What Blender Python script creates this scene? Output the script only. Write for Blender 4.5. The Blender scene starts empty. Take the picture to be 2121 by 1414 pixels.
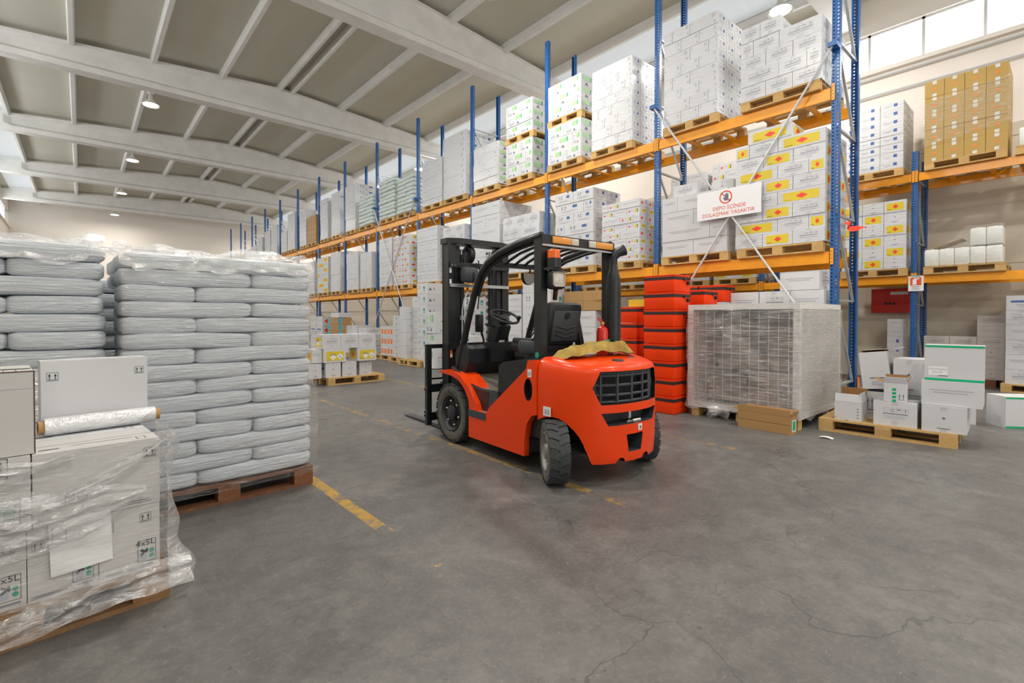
import bpy, math, random
from mathutils import Matrix, Vector
random.seed(7)
C = bpy.context.scene.collection
SC = bpy.context.scene
R = math.radians
# ------------------------------------------------------------------ camera, world, light, exposure
cam = bpy.data.cameras.new('camera'); cam_o = bpy.data.objects.new('camera', cam); C.objects.link(cam_o)
cam_o.location = (0, 0, 1.30); cam_o.rotation_euler = (R(90 - 0.83), 0, R(-41.2))
cam.sensor_width = 36; cam.lens = 1020 / 2121 * 36; cam.shift_y = -34 / 2121; cam.clip_end = 200
SC.camera = cam_o
SC.view_settings.view_transform = 'Standard'; SC.view_settings.look = 'None'
SC.view_settings.exposure = -0.06; SC.view_settings.gamma = 1.0
W = bpy.data.worlds.new('sky'); SC.world = W; W.use_nodes = True
W.node_tree.nodes['Background'].inputs[0].default_value = (0.93, 0.97, 1.0, 1)
W.node_tree.nodes['Background'].inputs[1].default_value = 2.2
LAMP_W, WIN_L, WIN_R, GATE_FILL_W = 185.0, 165.0, 95.0, 850.0
RIDGE, WR, WL, YF, YB = 5.2, 13.3, -3.2, 42.0, -9.0
def area(name, loc, rot, sx, sy, w, col, shape='RECTANGLE'):
    l = bpy.data.lights.new(name, 'AREA'); l.shape = shape; l.size = sx
    if shape == 'RECTANGLE': l.size_y = sy
    l.energy = w; l.color = col
    o = bpy.data.objects.new(name, l); o.location = loc; o.rotation_euler = rot; C.objects.link(o); return o
for k in range(7):      # daylight entering through the clerestory windows of the two long walls
    y = -5.4 + 7 * k
    area('window_daylight', (WR + 0.24, y + .18, 7.2), (0, R(88), 0), 0.75, 6.2, WIN_R, (0.93, 0.97, 1))
    area('window_daylight', (WL - 0.24, y + .18, 7.2), (0, R(-88), 0), 0.75, 6.2, WIN_L, (0.93, 0.97, 1))

area('added_gate_fill', (1.5, YB - .24, 2.25), (R(-90), 0, 0), 6.2, 4.3, GATE_FILL_W, (0.95, 0.98, 1))   # added fill light, coming through a made-up open gate behind the viewer

# ------------------------------------------------------------------ materials
class NT:
    def __init__(s, name):
        s.m = bpy.data.materials.new(name); s.m.use_nodes = True; s.t = s.m.node_tree; s.t.nodes.clear()
        s.out = s.n('ShaderNodeOutputMaterial')
    def n(s, typ, ins=None, **kw):
        d = s.t.nodes.new(typ)
        for k, v in kw.items(): setattr(d, k, v)
        for k, v in (ins or {}).items(): s.set(d.inputs[k], v)
        return d
    def set(s, i, v):
        if isinstance(v, bpy.types.NodeSocket): s.t.links.new(v, i)
        elif isinstance(v, bpy.types.Node): s.t.links.new(v.outputs[0], i)
        else: i.default_value = v
    def math(s, op, a, b=0.0, c=None):
        d = s.n('ShaderNodeMath', {0: a, 1: b}, operation=op)
        if c is not None: s.set(d.inputs[2], c)
        return d.outputs[0]
    def coord(s, kind='Object', scale=(1, 1, 1), loc=(0, 0, 0)):
        c = s.n('ShaderNodeTexCoord'); m = s.n('ShaderNodeMapping', {'Vector': c.outputs[kind], 'Scale': scale, 'Location': loc}); return m.outputs[0]
    def pos(s, scale=(1, 1, 1)):
        c = s.n('ShaderNodeNewGeometry'); m = s.n('ShaderNodeMapping', {'Vector': c.outputs['Position'], 'Scale': scale}); return m.outputs[0]
    def noise(s, vec, scale, detail=4, rough=.55, dist=0.0):
        return s.n('ShaderNodeTexNoise', {'Vector': vec, 'Scale': scale, 'Detail': detail, 'Roughness': rough, 'Distortion': dist}).outputs['Fac']
    def ramp(s, fac, *stops):
        d = s.n('ShaderNodeValToRGB', {'Fac': fac}); r = d.color_ramp
        while len(r.elements) < len(stops): r.elements.new(0.5)
        for e, (p, c) in zip(r.elements, stops):
            e.position = p; e.color = (c, c, c, 1) if isinstance(c, (int, float)) else (*c, 1)
        return d.outputs[0]
    def mix(s, fac, a, b, mode='MIX'):
        d = s.n('ShaderNodeMix', data_type='RGBA', blend_type=mode)
        s.set(d.inputs[0], fac)
        for i, v in ((6, a), (7, b)): s.set(d.inputs[i], (*v, 1) if isinstance(v, tuple) and len(v) == 3 else v)
        return d.outputs[2]
    def bump(s, h, strength=.3, dist=.01):
        return s.n('ShaderNodeBump', {'Height': h, 'Strength': strength, 'Distance': dist}).outputs[0]
    def pbr(s, col, rough=.5, metal=0.0, coat=0.0, normal=None, spec=None, alpha=None, crough=.08):
        d = s.n('ShaderNodeBsdfPrincipled')
        s.set(d.inputs['Base Color'], (*col, 1) if isinstance(col, tuple) and len(col) == 3 else col)
        s.set(d.inputs['Roughness'], rough); s.set(d.inputs['Metallic'], metal); s.set(d.inputs['Coat Weight'], coat); s.set(d.inputs['Coat Roughness'], crough)
        if spec is not None: s.set(d.inputs['Specular IOR Level'], spec)
        if normal is not None: s.set(d.inputs['Normal'], normal)
        if alpha is not None: s.set(d.inputs['Alpha'], alpha)
        return d
    def done(s, sh):
        s.t.links.new(sh.outputs[0], s.out.inputs[0]); return s.m

M = {}
def plain(name, col, rough=.5, metal=0., coat=0., grain=0., scale=30., spec=.5):
    t = NT(name)
    nz = t.noise(t.coord(), scale, 5)
    c = t.mix(t.ramp(nz, (.3, 0.), (.7, 1.)), tuple(x * (1 - grain) for x in col), tuple(min(1, x * (1 + grain)) for x in col))
    M[name] = t.done(t.pbr(c, rough, metal, coat, spec=spec)); return M[name]
def paper(name, col, wrapped=False, jit=.06):
    t = NT(name)
    oi = t.n('ShaderNodeObjectInfo').outputs['Random']
    f = t.math('MULTIPLY_ADD', oi, jit, 1 - jit)
    nz = t.ramp(t.noise(t.pos(), 2.3, 3), (.3, .95), (.7, 1.0))
    c = t.mix(1.0, col, t.math('MULTIPLY', f, nz), 'MULTIPLY')
    if wrapped:
        b = t.bump(t.noise(t.pos((1.2, 1.2, 9)), 5, 4, .6, .6), .55, .02)
        M[name] = t.done(t.pbr(c, .5, 0, .35, b, crough=.22))
    else:
        b = t.bump(t.noise(t.pos(), 9, 2), .12, .01)
        M[name] = t.done(t.pbr(c, .55, normal=b, spec=.3))
    return M[name]
WHITE = (.66, .665, .685)
paper('carton_white', WHITE); paper('carton_film', (.66, .67, .695), True); paper('carton_pinkish', (.62, .56, .53))
paper('carton_grey', (.60, .59, .575)); paper('carton_brown', (.46, .27, .11)); paper('carton_ochre', (.50, .33, .10)); paper('carton_inside', (.36, .19, .07))
plain('ink', (.14, .16, .20), .6); plain('ink_pale', (.42, .44, .50), .6); plain('ink_dark', (.03, .045, .045), .6); plain('ink_blue', (.06, .13, .38), .5)
plain('label_yellow', (.72, .55, .03), .45); plain('label_red', (.85, .06, .02), .4); plain('label_green', (.38, .60, .33), .5); plain('label_orange', (.88, .22, .04), .5)
plain('label_cyan', (.10, .45, .62), .5); plain('tape_green', (.0, .42, .18), .35); plain('label_white', (.82, .82, .82), .5); plain('seam_dark', (.10, .05, .03), .8)
plain('ink_teal', (.02, .30, .22), .5); plain('tape_clear', (.68, .66, .62), .25)
plain('rack_orange', (.92, .36, .010), .35, 0, .25, .06, 6); plain('steel', (.52, .55, .57), .35, .6, 0, .12, 8)
plain('guard_orange', (.90, .22, .01), .4); plain('metal_dark', (.10, .11, .12), .45, .5)
plain('forklift_orange', (.86, .056, .0015), .32, 0, .18, .03, 3, .3); plain('forklift_black', (.010, .013, .015), .38, 0, .15, .2, 12)
plain('plastic_black', (.010, .0135, .016), .45, 0, 0, .2, 20); plain('plastic_grey', (.045, .052, .06), .5); plain('rubber', (.040, .046, .050), .75, 0, 0, .3, 40)
plain('rubber_dusty', (.11, .105, .09), .85, 0, 0, .25, 20); plain('rim_dark', (.035, .038, .04), .5, .3); plain('rim_light', (.30, .30, .29), .5, .5)
plain('chrome', (.7, .7, .7), .18, 1.0); plain('maroon', (.05, .018, .015), .5); plain('mat_grey', (.20, .18, .155), .8, 0, 0, .25, 30)
plain('beacon_orange', (.95, .16, .01), .2, 0, .5); plain('lens_amber', (.80, .33, .06), .25, 0, .4); plain('lens_clear', (.62, .58, .50), .15, 0, .6)
plain('crate_orange', (.88, .048, .001), .45, 0, .0, .05, 4, .25); plain('strap_black', (.028, .014, .014), .6); plain('extinguisher_red', (.72, .02, .012), .25, 0, .5)
plain('cabinet_red', (.55, .012, .010), .35, 0, .3); plain('tarp', (.38, .26, .05), .75, 0, 0, .35, 9); plain('sign_white', (.84, .85, .87), .35); plain('sign_red', (.80, .10, .03), .4)
plain('painted_white', (.70, .69, .66), .5, 0, 0, .08, 7); plain('crate_side', (.56, .54, .50), .5, 0, .35, .16, 3); plain('galvanised', (.60, .62, .63), .4, .3)
plain('cloth_red', (.85, .045, .008), .7); plain('jug_white', (.76, .78, .74), .35, 0, .2, .03, 3); plain('beam_concrete', (.74, .73, .70), .75, 0, 0, .07, 2.2); plain('purlin_concrete', (.72, .71, .68), .75, 0, 0, .06, 2.)
plain('lamp_shade', (.72, .70, .64), .35, .2); plain('brown_film_stuff', (.20, .13, .09), .7, 0, 0, .5, 3); plain('reflector', (.55, .55, .52), .08, .9)
def wood(name, c1, c2):
    t = NT(name); oi = t.n('ShaderNodeObjectInfo').outputs['Random']
    nz = t.noise(t.coord(scale=(3, 3, 3)), 4, 6, .65, 1.2)
    c = t.mix(t.ramp(nz, (.3, 0.), (.72, 1.)), c1, c2); c = t.mix(1., c, t.math('MULTIPLY_ADD', oi, .25, .82), 'MULTIPLY')
    M[name] = t.done(t.pbr(c, .7, spec=.25))
wood('pallet_wood', (.56, .34, .12), (.68, .46, .20)); wood('pallet_mid', (.24, .13, .06), (.36, .21, .10)); wood('pallet_dark', (.16, .065, .03), (.26, .12, .06))
def post_mat():
    t = NT('rack_blue'); c = t.n('ShaderNodeTexCoord'); sp = t.n('ShaderNodeSeparateXYZ', {0: c.outputs['Object']})
    z = t.math('SUBTRACT', t.math('FRACT', t.math('DIVIDE', sp.outputs[2], .05)), .5); z = t.math('MULTIPLY', z, .05)
    g = t.n('ShaderNodeNewGeometry'); nn = t.n('ShaderNodeSeparateXYZ', {0: g.outputs['True Normal']})
    side = t.math('GREATER_THAN', t.math('ABSOLUTE', nn.outputs[1]), .5)
    dy = t.math('SUBTRACT', t.math('ABSOLUTE', sp.outputs[1]), .027); dx = t.math('SUBTRACT', sp.outputs[0], .042)
    d = t.n('ShaderNodeMix', {0: side, 2: dy, 3: dx}, data_type='FLOAT').outputs[0]
    r2 = t.math('ADD', t.math('MULTIPLY', t.math('MULTIPLY', d, d), 1.0), t.math('MULTIPLY', z, z))
    hole = t.math('LESS_THAN', r2, .0102 ** 2)
    nz = t.ramp(t.noise(t.pos(), 6, 4), (.3, .85), (.7, 1.))
    p = t.pbr(t.mix(1., (.016, .115, .36), nz, 'MULTIPLY'), .35, 0, .2)
    mx = t.n('ShaderNodeMixShader', {0: hole, 1: p, 2: t.n('ShaderNodeBsdfTransparent')}); M['rack_blue'] = t.done(mx)
post_mat()
plain('rack_blue_plain', (.016, .115, .36), .35, 0, .2)
def film(name, base, streak, scale, tint=(.86, .88, .90), gl=.5):
    t = NT(name); v = t.pos(scale)
    n1 = t.noise(v, 5, 5, .62, .8); n2 = t.noise(t.pos((3, 3, 3)), 2.2, 3)
    f = t.math('ADD', base, t.math('MULTIPLY', t.ramp(n1, (.48, 0.), (.78, 1.)), streak)); f = t.math('MULTIPLY', f, t.ramp(n2, (.25, .55), (.7, 1.2)))
    b = t.bump(n1, 1., .03)
    s = t.n('ShaderNodeMixShader', {0: gl, 1: t.n('ShaderNodeBsdfDiffuse', {'Color': (*tint, 1), 'Normal': b}), 2: t.n('ShaderNodeBsdfGlossy', {'Color': (1, 1, 1, 1), 'Roughness': .16, 'Normal': b})})
    M[name] = t.done(t.n('ShaderNodeMixShader', {0: f, 1: t.n('ShaderNodeBsdfTransparent'), 2: s}))
film('film_thin', .07, .42, (1.0, 1.0, 11), (.9, .92, .94), .6); film('film_bunched', .36, .75, (2.5, 2.5, 6), (.9, .92, .94), .55); film('film_crate', .30, 1.0, (.7, .7, 15), (.80, .79, .78), .55)
film('film_roll', .72, .10, (2, 2, 2), (.9, .91, .93), .45); film('film_rack', .10, .5, (1.5, 1.5, 8), (.9, .9, .88), .6)
def bag(name, c1, c2, patt=None):
    t = NT(name); v = t.coord(scale=(1.2, 1.2, 2.6)); n1 = t.noise(v, 3.0, 6, .62, 1.1); n2 = t.noise(t.coord(scale=(3, 3, 5)), 3, 4)
    c = t.mix(t.ramp(n1, (.35, 0.), (.65, 1.)), c1, c2)
    if patt:
        n3 = t.noise(t.coord(scale=(5, 5, 12)), 2.0, 2); c = t.mix(t.ramp(n3, (.57, 0.), (.63, 1.)), c, patt)
    h = t.math('ADD', n1, t.math('MULTIPLY', n2, .5)); b = t.bump(h, .8, .03)
    M[name] = t.done(t.pbr(c, .38, 0, .35, b, crough=.18))
bag('bag_white', (.74, .795, .85), (.85, .90, .945)); bag('bag_green', (.74, .82, .80), (.88, .92, .91), (.26, .55, .46))
def floor_mat():
    t = NT('concrete_floor'); p = t.pos()
    n1 = t.noise(p, .55, 6, .62, .5); n2 = t.noise(p, 7, 8, .7); n3 = t.noise(t.pos((1, 1, 1)), 38, 4, .7); n4 = t.noise(p, 2.1, 5, .6, 1.0)
    c = t.mix(t.ramp(n1, (.32, 0.), (.68, 1.)), (.098, .095, .092), (.168, .162, .154))
    c = t.mix(t.ramp(n4, (.48, 0.), (.75, .35)), c, (.27, .262, .247))
    c = t.mix(t.ramp(n2, (.36, .55), (.58, 0.)), c, (.070, .070, .070)); c = t.mix(t.ramp(n3, (.50, 0.), (.80, .55)), c, (.24, .235, .22))
    sp = t.n('ShaderNodeSeparateXYZ', {0: p}); X, Y = sp.outputs[0], sp.outputs[1]
    wob = t.math('MULTIPLY', t.math('SUBTRACT', t.noise(p, 1.6, 4), .5), .10)
    def band(v, a, w): return t.math('LESS_THAN', t.math('ABSOLUTE', t.math('SUBTRACT', v, a)), w)
    def rng(v, a, b): return t.math('MULTIPLY', t.math('GREATER_THAN', v, a), t.math('LESS_THAN', v, b))
    # hairline cracks
    vor = t.n('ShaderNodeTexVoronoi', {'Vector': t.n('ShaderNodeVectorMath', {0: p, 1: t.n('ShaderNodeTexNoise', {'Vector': p, 'Scale': 1.1, 'Detail': 5}).outputs['Color']}, operation='ADD'), 'Scale': .42}, feature='DISTANCE_TO_EDGE').outputs['Distance']
    crack = t.math('MULTIPLY', t.math('LESS_THAN', vor, .0016), t.ramp(t.noise(p, .7, 2), (.37, 0.), (.50, 1.)))
    j = t.math('LESS_THAN', t.math('ABSOLUTE', t.math('SUBTRACT', t.math('ADD', Y, t.math('MULTIPLY', wob, .08)), 3.62)), .005)
    dark = t.math('MAXIMUM', crack, t.math('MULTIPLY', j, .8)); c = t.mix(t.math('MULTIPLY', dark, .6), c, (.05, .05, .05))
    vb = t.n('ShaderNodeTexVoronoi', {'Vector': t.n('ShaderNodeVectorMath', {0: p, 1: t.n('ShaderNodeTexNoise', {'Vector': p, 'Scale': 2.3, 'Detail': 5}).outputs['Color']}, operation='ADD'), 'Scale': 1.15}, feature='DISTANCE_TO_EDGE').outputs['Distance']
    c = t.mix(t.math('MULTIPLY', t.math('MULTIPLY', t.math('LESS_THAN', vb, .0022), t.ramp(t.noise(p, 1.3, 2), (.40, 0.), (.55, 1.))), .5), c, (.05, .05, .05))
    stain = t.ramp(t.noise(p, 1.7, 6, .75, .8), (.56, 0.), (.70, .6)); c = t.mix(stain, c, (.075, .072, .07))
    # scuffs
    sc = t.noise(t.pos((9, 1.2, 1)), 3, 3, .5, 1.5); c = t.mix(t.ramp(sc, (.68, 0.), (.76, .4)), c, (.29, .285, .275))
    sp2 = t.noise(t.pos((1.4, 7, 1)), 11, 2, .5, 2.5); c = t.mix(t.ramp(sp2, (.71, 0.), (.75, .5)), c, (.34, .335, .32)); sp3 = t.noise(p, 26, 2, .5); c = t.mix(t.ramp(sp3, (.70, 0.), (.76, .6)), c, (.05, .05, .05))
    # worn yellow lines
    wear = t.ramp(t.noise(p, 9, 5, .7), (.42, 0.), (.56, 1.)); wear2 = t.ramp(t.noise(p, 5, 5, .7), (.46, 0.), (.62, .8))
    e = t.math('MULTIPLY', wob, .12)
    l1 = t.math('MULTIPLY', t.math('MULTIPLY', band(t.math('ADD', X, e), 1.39, .042), rng(Y, 2.72, 4.1)), t.ramp(t.noise(p, 6, 5, .7), (.38, 0.), (.52, 1.)))
    l1b = t.math('MULTIPLY', t.math('MULTIPLY', band(t.math('ADD', X, e), 1.38, .05), rng(Y, 1.9, 2.72)), t.ramp(t.noise(p, 7, 5, .7), (.62, 0.), (.66, 1.)))
    l2 = t.math('MULTIPLY', t.math('MULTIPLY', band(t.math('ADD', X, e), 2.85, .045), rng(Y, 2.0, 22.)), wear2)
    l3 = t.math('MULTIPLY', t.math('MULTIPLY', band(t.math('ADD', X, e), 4.88, .045), rng(Y, 2.2, 14.)), wear2)
    yl = t.math('MINIMUM', t.math('ADD', t.math('ADD', t.math('ADD', l1, l1b), l2), l3), 1.); c = t.mix(t.math('MULTIPLY', yl, .85), c, (.46, .26, .02))
    r = t.ramp(n1, (.3, .38), (.7, .55)); b = t.bump(t.math('ADD', n2, t.math('MULTIPLY', n3, .4)), .12, .01)
    M['concrete_floor'] = t.done(t.pbr(c, r, normal=b, spec=.55))
floor_mat()
def wall_mat(name, col):
    t = NT(name); p = t.pos(); n = t.noise(p, .8, 5)
    M[name] = t.done(t.pbr(t.mix(t.ramp(n, (.3, 0.), (.7, 1.)), tuple(x * .94 for x in col), col), .8, spec=.2))
wall_mat('wall_cream', (.86, .795, .725)); wall_mat('wall_grey', (.62, .56, .46)); wall_mat('ceiling_panel', (.60, .585, .50))
def translucent():
    t = NT('skylight_sheet'); x = t.pos(); w = t.n('ShaderNodeTexWave', {'Vector': x, 'Scale': 2.2}, bands_direction='Y').outputs['Fac']
    s = t.n('ShaderNodeMixShader', {0: .5, 1: t.n('ShaderNodeBsdfDiffuse', {'Color': (.7, .71, .71, 1), 'Normal': t.bump(w, .4, .03)}), 2: t.n('ShaderNodeBsdfTranslucent', {'Color': (.42, .43, .43, 1)})}); M['skylight_sheet'] = t.done(s)
    t = NT('window_pane'); M['window_pane'] = t.done(t.n('ShaderNodeMixShader', {0: .12, 1: t.n('ShaderNodeBsdfTransparent'), 2: t.n('ShaderNodeBsdfDiffuse', {'Color': (.9, .92, .95, 1)})}))
    t = NT('lamp_glow'); M['lamp_glow'] = t.done(t.n('ShaderNodeEmission', {'Color': (1, .95, .84, 1), 'Strength': 6.}))
translucent()

# ------------------------------------------------------------------ mesh helpers
class MB:
    def __init__(s): s.v, s.f, s.mi, s.sm, s.mats, s.M = [], [], [], [], [], Matrix()
    def slot(s, mat):
        if mat not in s.mats: s.mats.append(mat)
        return s.mats.index(mat)
    def add(s, vs, fs, mat, smooth=False):
        b = len(s.v); k = s.slot(mat); Mx = s.M
        s.v += [tuple(Mx @ Vector(p)) for p in vs]
        for f in fs: s.f.append(tuple(b + i for i in f)); s.mi.append(k); s.sm.append(smooth)
        return s
    def box(s, x0, y0, z0, x1, y1, z1, mat):
        return s.add([(x0, y0, z0), (x1, y0, z0), (x1, y1, z0), (x0, y1, z0), (x0, y0, z1), (x1, y0, z1), (x1, y1, z1), (x0, y1, z1)],
                     [(3, 2, 1, 0), (4, 5, 6, 7), (0, 1, 5, 4), (1, 2, 6, 5), (2, 3, 7, 6), (3, 0, 4, 7)], mat)
    def cbox(s, c, d, mat, bev=0.0):
        x, y, z = c; a, b, e = d[0] / 2, d[1] / 2, d[2] / 2
        if bev <= 0: return s.box(x - a, y - b, z - e, x + a, y + b, z + e, mat)
        vs, fs = rbox(a, b, e, bev); return s.add([(x + p[0], y + p[1], z + p[2]) for p in vs], fs, mat, True)
    def prism(s, poly, ax, lo, hi, mat):    # polygon in the two other axes, extruded along axis ax
        n = len(poly)
        def P(p, t): q = list(p); q.insert(ax, t); return tuple(q)
        vs = [P(p, lo) for p in poly] + [P(p, hi) for p in poly]
        fs = [tuple(range(n)), tuple(range(2 * n - 1, n - 1, -1))] + [(i, i + n, (i + 1) % n + n, (i + 1) % n) for i in range(n)]
        return s.add(vs, fs, mat)
    def bar(s, p, q, w, h, mat, up=(0, 0, 1)):
        p, q = Vector(p), Vector(q); d = (q - p).normalized(); u = Vector(up)
        if abs(d.dot(u)) > .98: u = Vector((1, 0, 0))
        a = d.cross(u).normalized() * w / 2; b = a.cross(d).normalized() * h / 2
        vs = [p - a - b, p + a - b, p + a + b, p - a + b, q - a - b, q + a - b, q + a + b, q - a + b]
        return s.add(vs, [(3, 2, 1, 0), (4, 5, 6, 7), (0, 1, 5, 4), (1, 2, 6, 5), (2, 3, 7, 6), (3, 0, 4, 7)], mat)
    def tube(s, pts, r, mat, n=10, cap=True):
        pts = [Vector(p) for p in pts]; rings = []; m = len(pts); rr = r if isinstance(r, (list, tuple)) else [r] * m; u = None
        for i, p in enumerate(pts):
            d = (pts[min(i + 1, m - 1)] - pts[max(i - 1, 0)]).normalized()
            if u is None: u = d.orthogonal().normalized()
            u = (u - d * u.dot(d)).normalized(); w = d.cross(u)
            rings.append([p + (u * math.cos(2 * math.pi * k / n) + w * math.sin(2 * math.pi * k / n)) * rr[i] for k in range(n)])
        vs = [q for g in rings for q in g]
        fs = [(i * n + k, i * n + (k + 1) % n, (i + 1) * n + (k + 1) % n, (i + 1) * n + k) for i in range(m - 1) for k in range(n)]
        s.add(vs, fs, mat, True)
        if cap: s.add(rings[0], [tuple(range(n))[::-1]], mat); s.add(rings[-1], [tuple(range(n))], mat)
        return s
    def rev(s, prof, mat, n=24, ax='z', c=(0, 0, 0), close=False):   # prof: (radius, height)
        vs, m = [], len(prof)
        for r, h in prof:
            for k in range(n):
                a = 2 * math.pi * k / n; p = (r * math.cos(a), r * math.sin(a), h)
                if ax == 'x': p = (p[2], p[0], p[1])
                if ax == 'y': p = (p[1], p[2], p[0])
                vs.append((p[0] + c[0], p[1] + c[1], p[2] + c[2]))
        fs = [(i * n + k, i * n + (k + 1) % n, ((i + 1) % m) * n + (k + 1) % n, ((i + 1) % m) * n + k) for i in range(m if close else m - 1) for k in range(n)]
        return s.add(vs, fs, mat, True)
    def grid(s, nu, nv, fn, mat, smooth=True):
        vs = [fn(i / (nu - 1), j / (nv - 1)) for j in range(nv) for i in range(nu)]
        return s.add(vs, [(j * nu + i, j * nu + i + 1, (j + 1) * nu + i + 1, (j + 1) * nu + i) for j in range(nv - 1) for i in range(nu - 1)], mat, smooth)
    def quad(s, o, u, v, mat):
        o, u, v = Vector(o), Vector(u), Vector(v); return s.add([o, o + u, o + u + v, o + v], [(0, 1, 2, 3)], mat)
    def mesh(s, name):
        me = bpy.data.meshes.new(name); me.from_pydata(s.v, [], s.f); me.update()
        for m in s.mats: me.materials.append(M[m])
        me.polygons.foreach_set('material_index', s.mi); me.polygons.foreach_set('use_smooth', s.sm)
        return me
    def build(s, name, parent=None, loc=(0, 0, 0), rz=0.0, sharp=35, solid=0.0):
        me = s.mesh(name)
        if any(s.sm): me.set_sharp_from_angle(angle=R(sharp))
        return put(me, name, parent, loc, rz)
def put(me, name, parent=None, loc=(0, 0, 0), rz=0.0):
    o = bpy.data.objects.new(name, me); C.objects.link(o); o.parent = parent; o.location = loc; o.rotation_euler = (0, 0, rz); return o
def rbox(a, b, e, r):
    vs, fs = [], []; n = 3
    rings = []
    zs = [(-e + r - r * math.cos(t), r * (1 - math.sin(t))) for t in (0, math.pi / 4, math.pi / 2)] + [(e - r + r * math.sin(t), r * (1 - math.cos(t))) for t in (0, math.pi / 4, math.pi / 2)]
    for z, ins in zs:
        ring = []
        for q, (sx, sy) in enumerate(((1, 1), (-1, 1), (-1, -1), (1, -1))):
            for k in range(n):
                t = (q + k / (n - 1)) * math.pi / 2
                ring.append((sx * (a - r) + (r - ins) * math.cos(t), sy * (b - r) + (r - ins) * math.sin(t), z))
        rings.append(ring)
    m = 4 * n
    for g in rings: vs += g
    fs = [(i * m + k, i * m + (k + 1) % m, (i + 1) * m + (k + 1) % m, (i + 1) * m + k) for i in range(len(rings) - 1) for k in range(m)]
    fs.append(tuple(range(m))[::-1]); fs.append(tuple(range((len(rings) - 1) * m, len(rings) * m)))
    return vs, fs
def tag(o, label=None, cat=None, group=None, kind=None):
    if label: o['label'] = label
    if cat: o['category'] = cat
    if group: o['group'] = group
    if kind: o['kind'] = kind
    return o
def empty(name, loc, rz=0.0, **k):
    o = bpy.data.objects.new(name, None); o.empty_display_size = .1; C.objects.link(o); o.location = loc; o.rotation_euler = (0, 0, rz); return tag(o, **k)
def clone(o, loc=None, rz=None, parent=None, **k):
    c = o.copy(); C.objects.link(c); c.parent = parent
    if loc is not None: c.location = loc
    if rz is not None: c.rotation_euler = (0, 0, rz)
    for ch in list(o.children): clone(ch, parent=c)
    return tag(c, **k)
def text_geo(txt, size, align='CENTER'):
    cu = bpy.data.curves.new('t', 'FONT'); cu.body = txt; cu.size = size; cu.align_x = align; cu.resolution_u = 2
    o = bpy.data.objects.new('t', cu); C.objects.link(o); bpy.context.view_layer.update()
    me = o.evaluated_get(bpy.context.evaluated_depsgraph_get()).to_mesh()
    vs = [tuple(v.co) for v in me.vertices]; fs = [tuple(p.vertices) for p in me.polygons]
    o.evaluated_get(bpy.context.evaluated_depsgraph_get()).to_mesh_clear(); bpy.data.objects.remove(o); bpy.data.curves.remove(cu); return vs, fs
def write(mb, txt, size, o, u, v, mat, align='CENTER'):   # text on a plane: origin o, unit vectors u (right), v (up)
    vs, fs = text_geo(txt, size, align); o, u, v = Vector(o), Vector(u), Vector(v)
    mb.add([o + u * p[0] + v * p[1] for p in vs], fs, mat)

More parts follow.
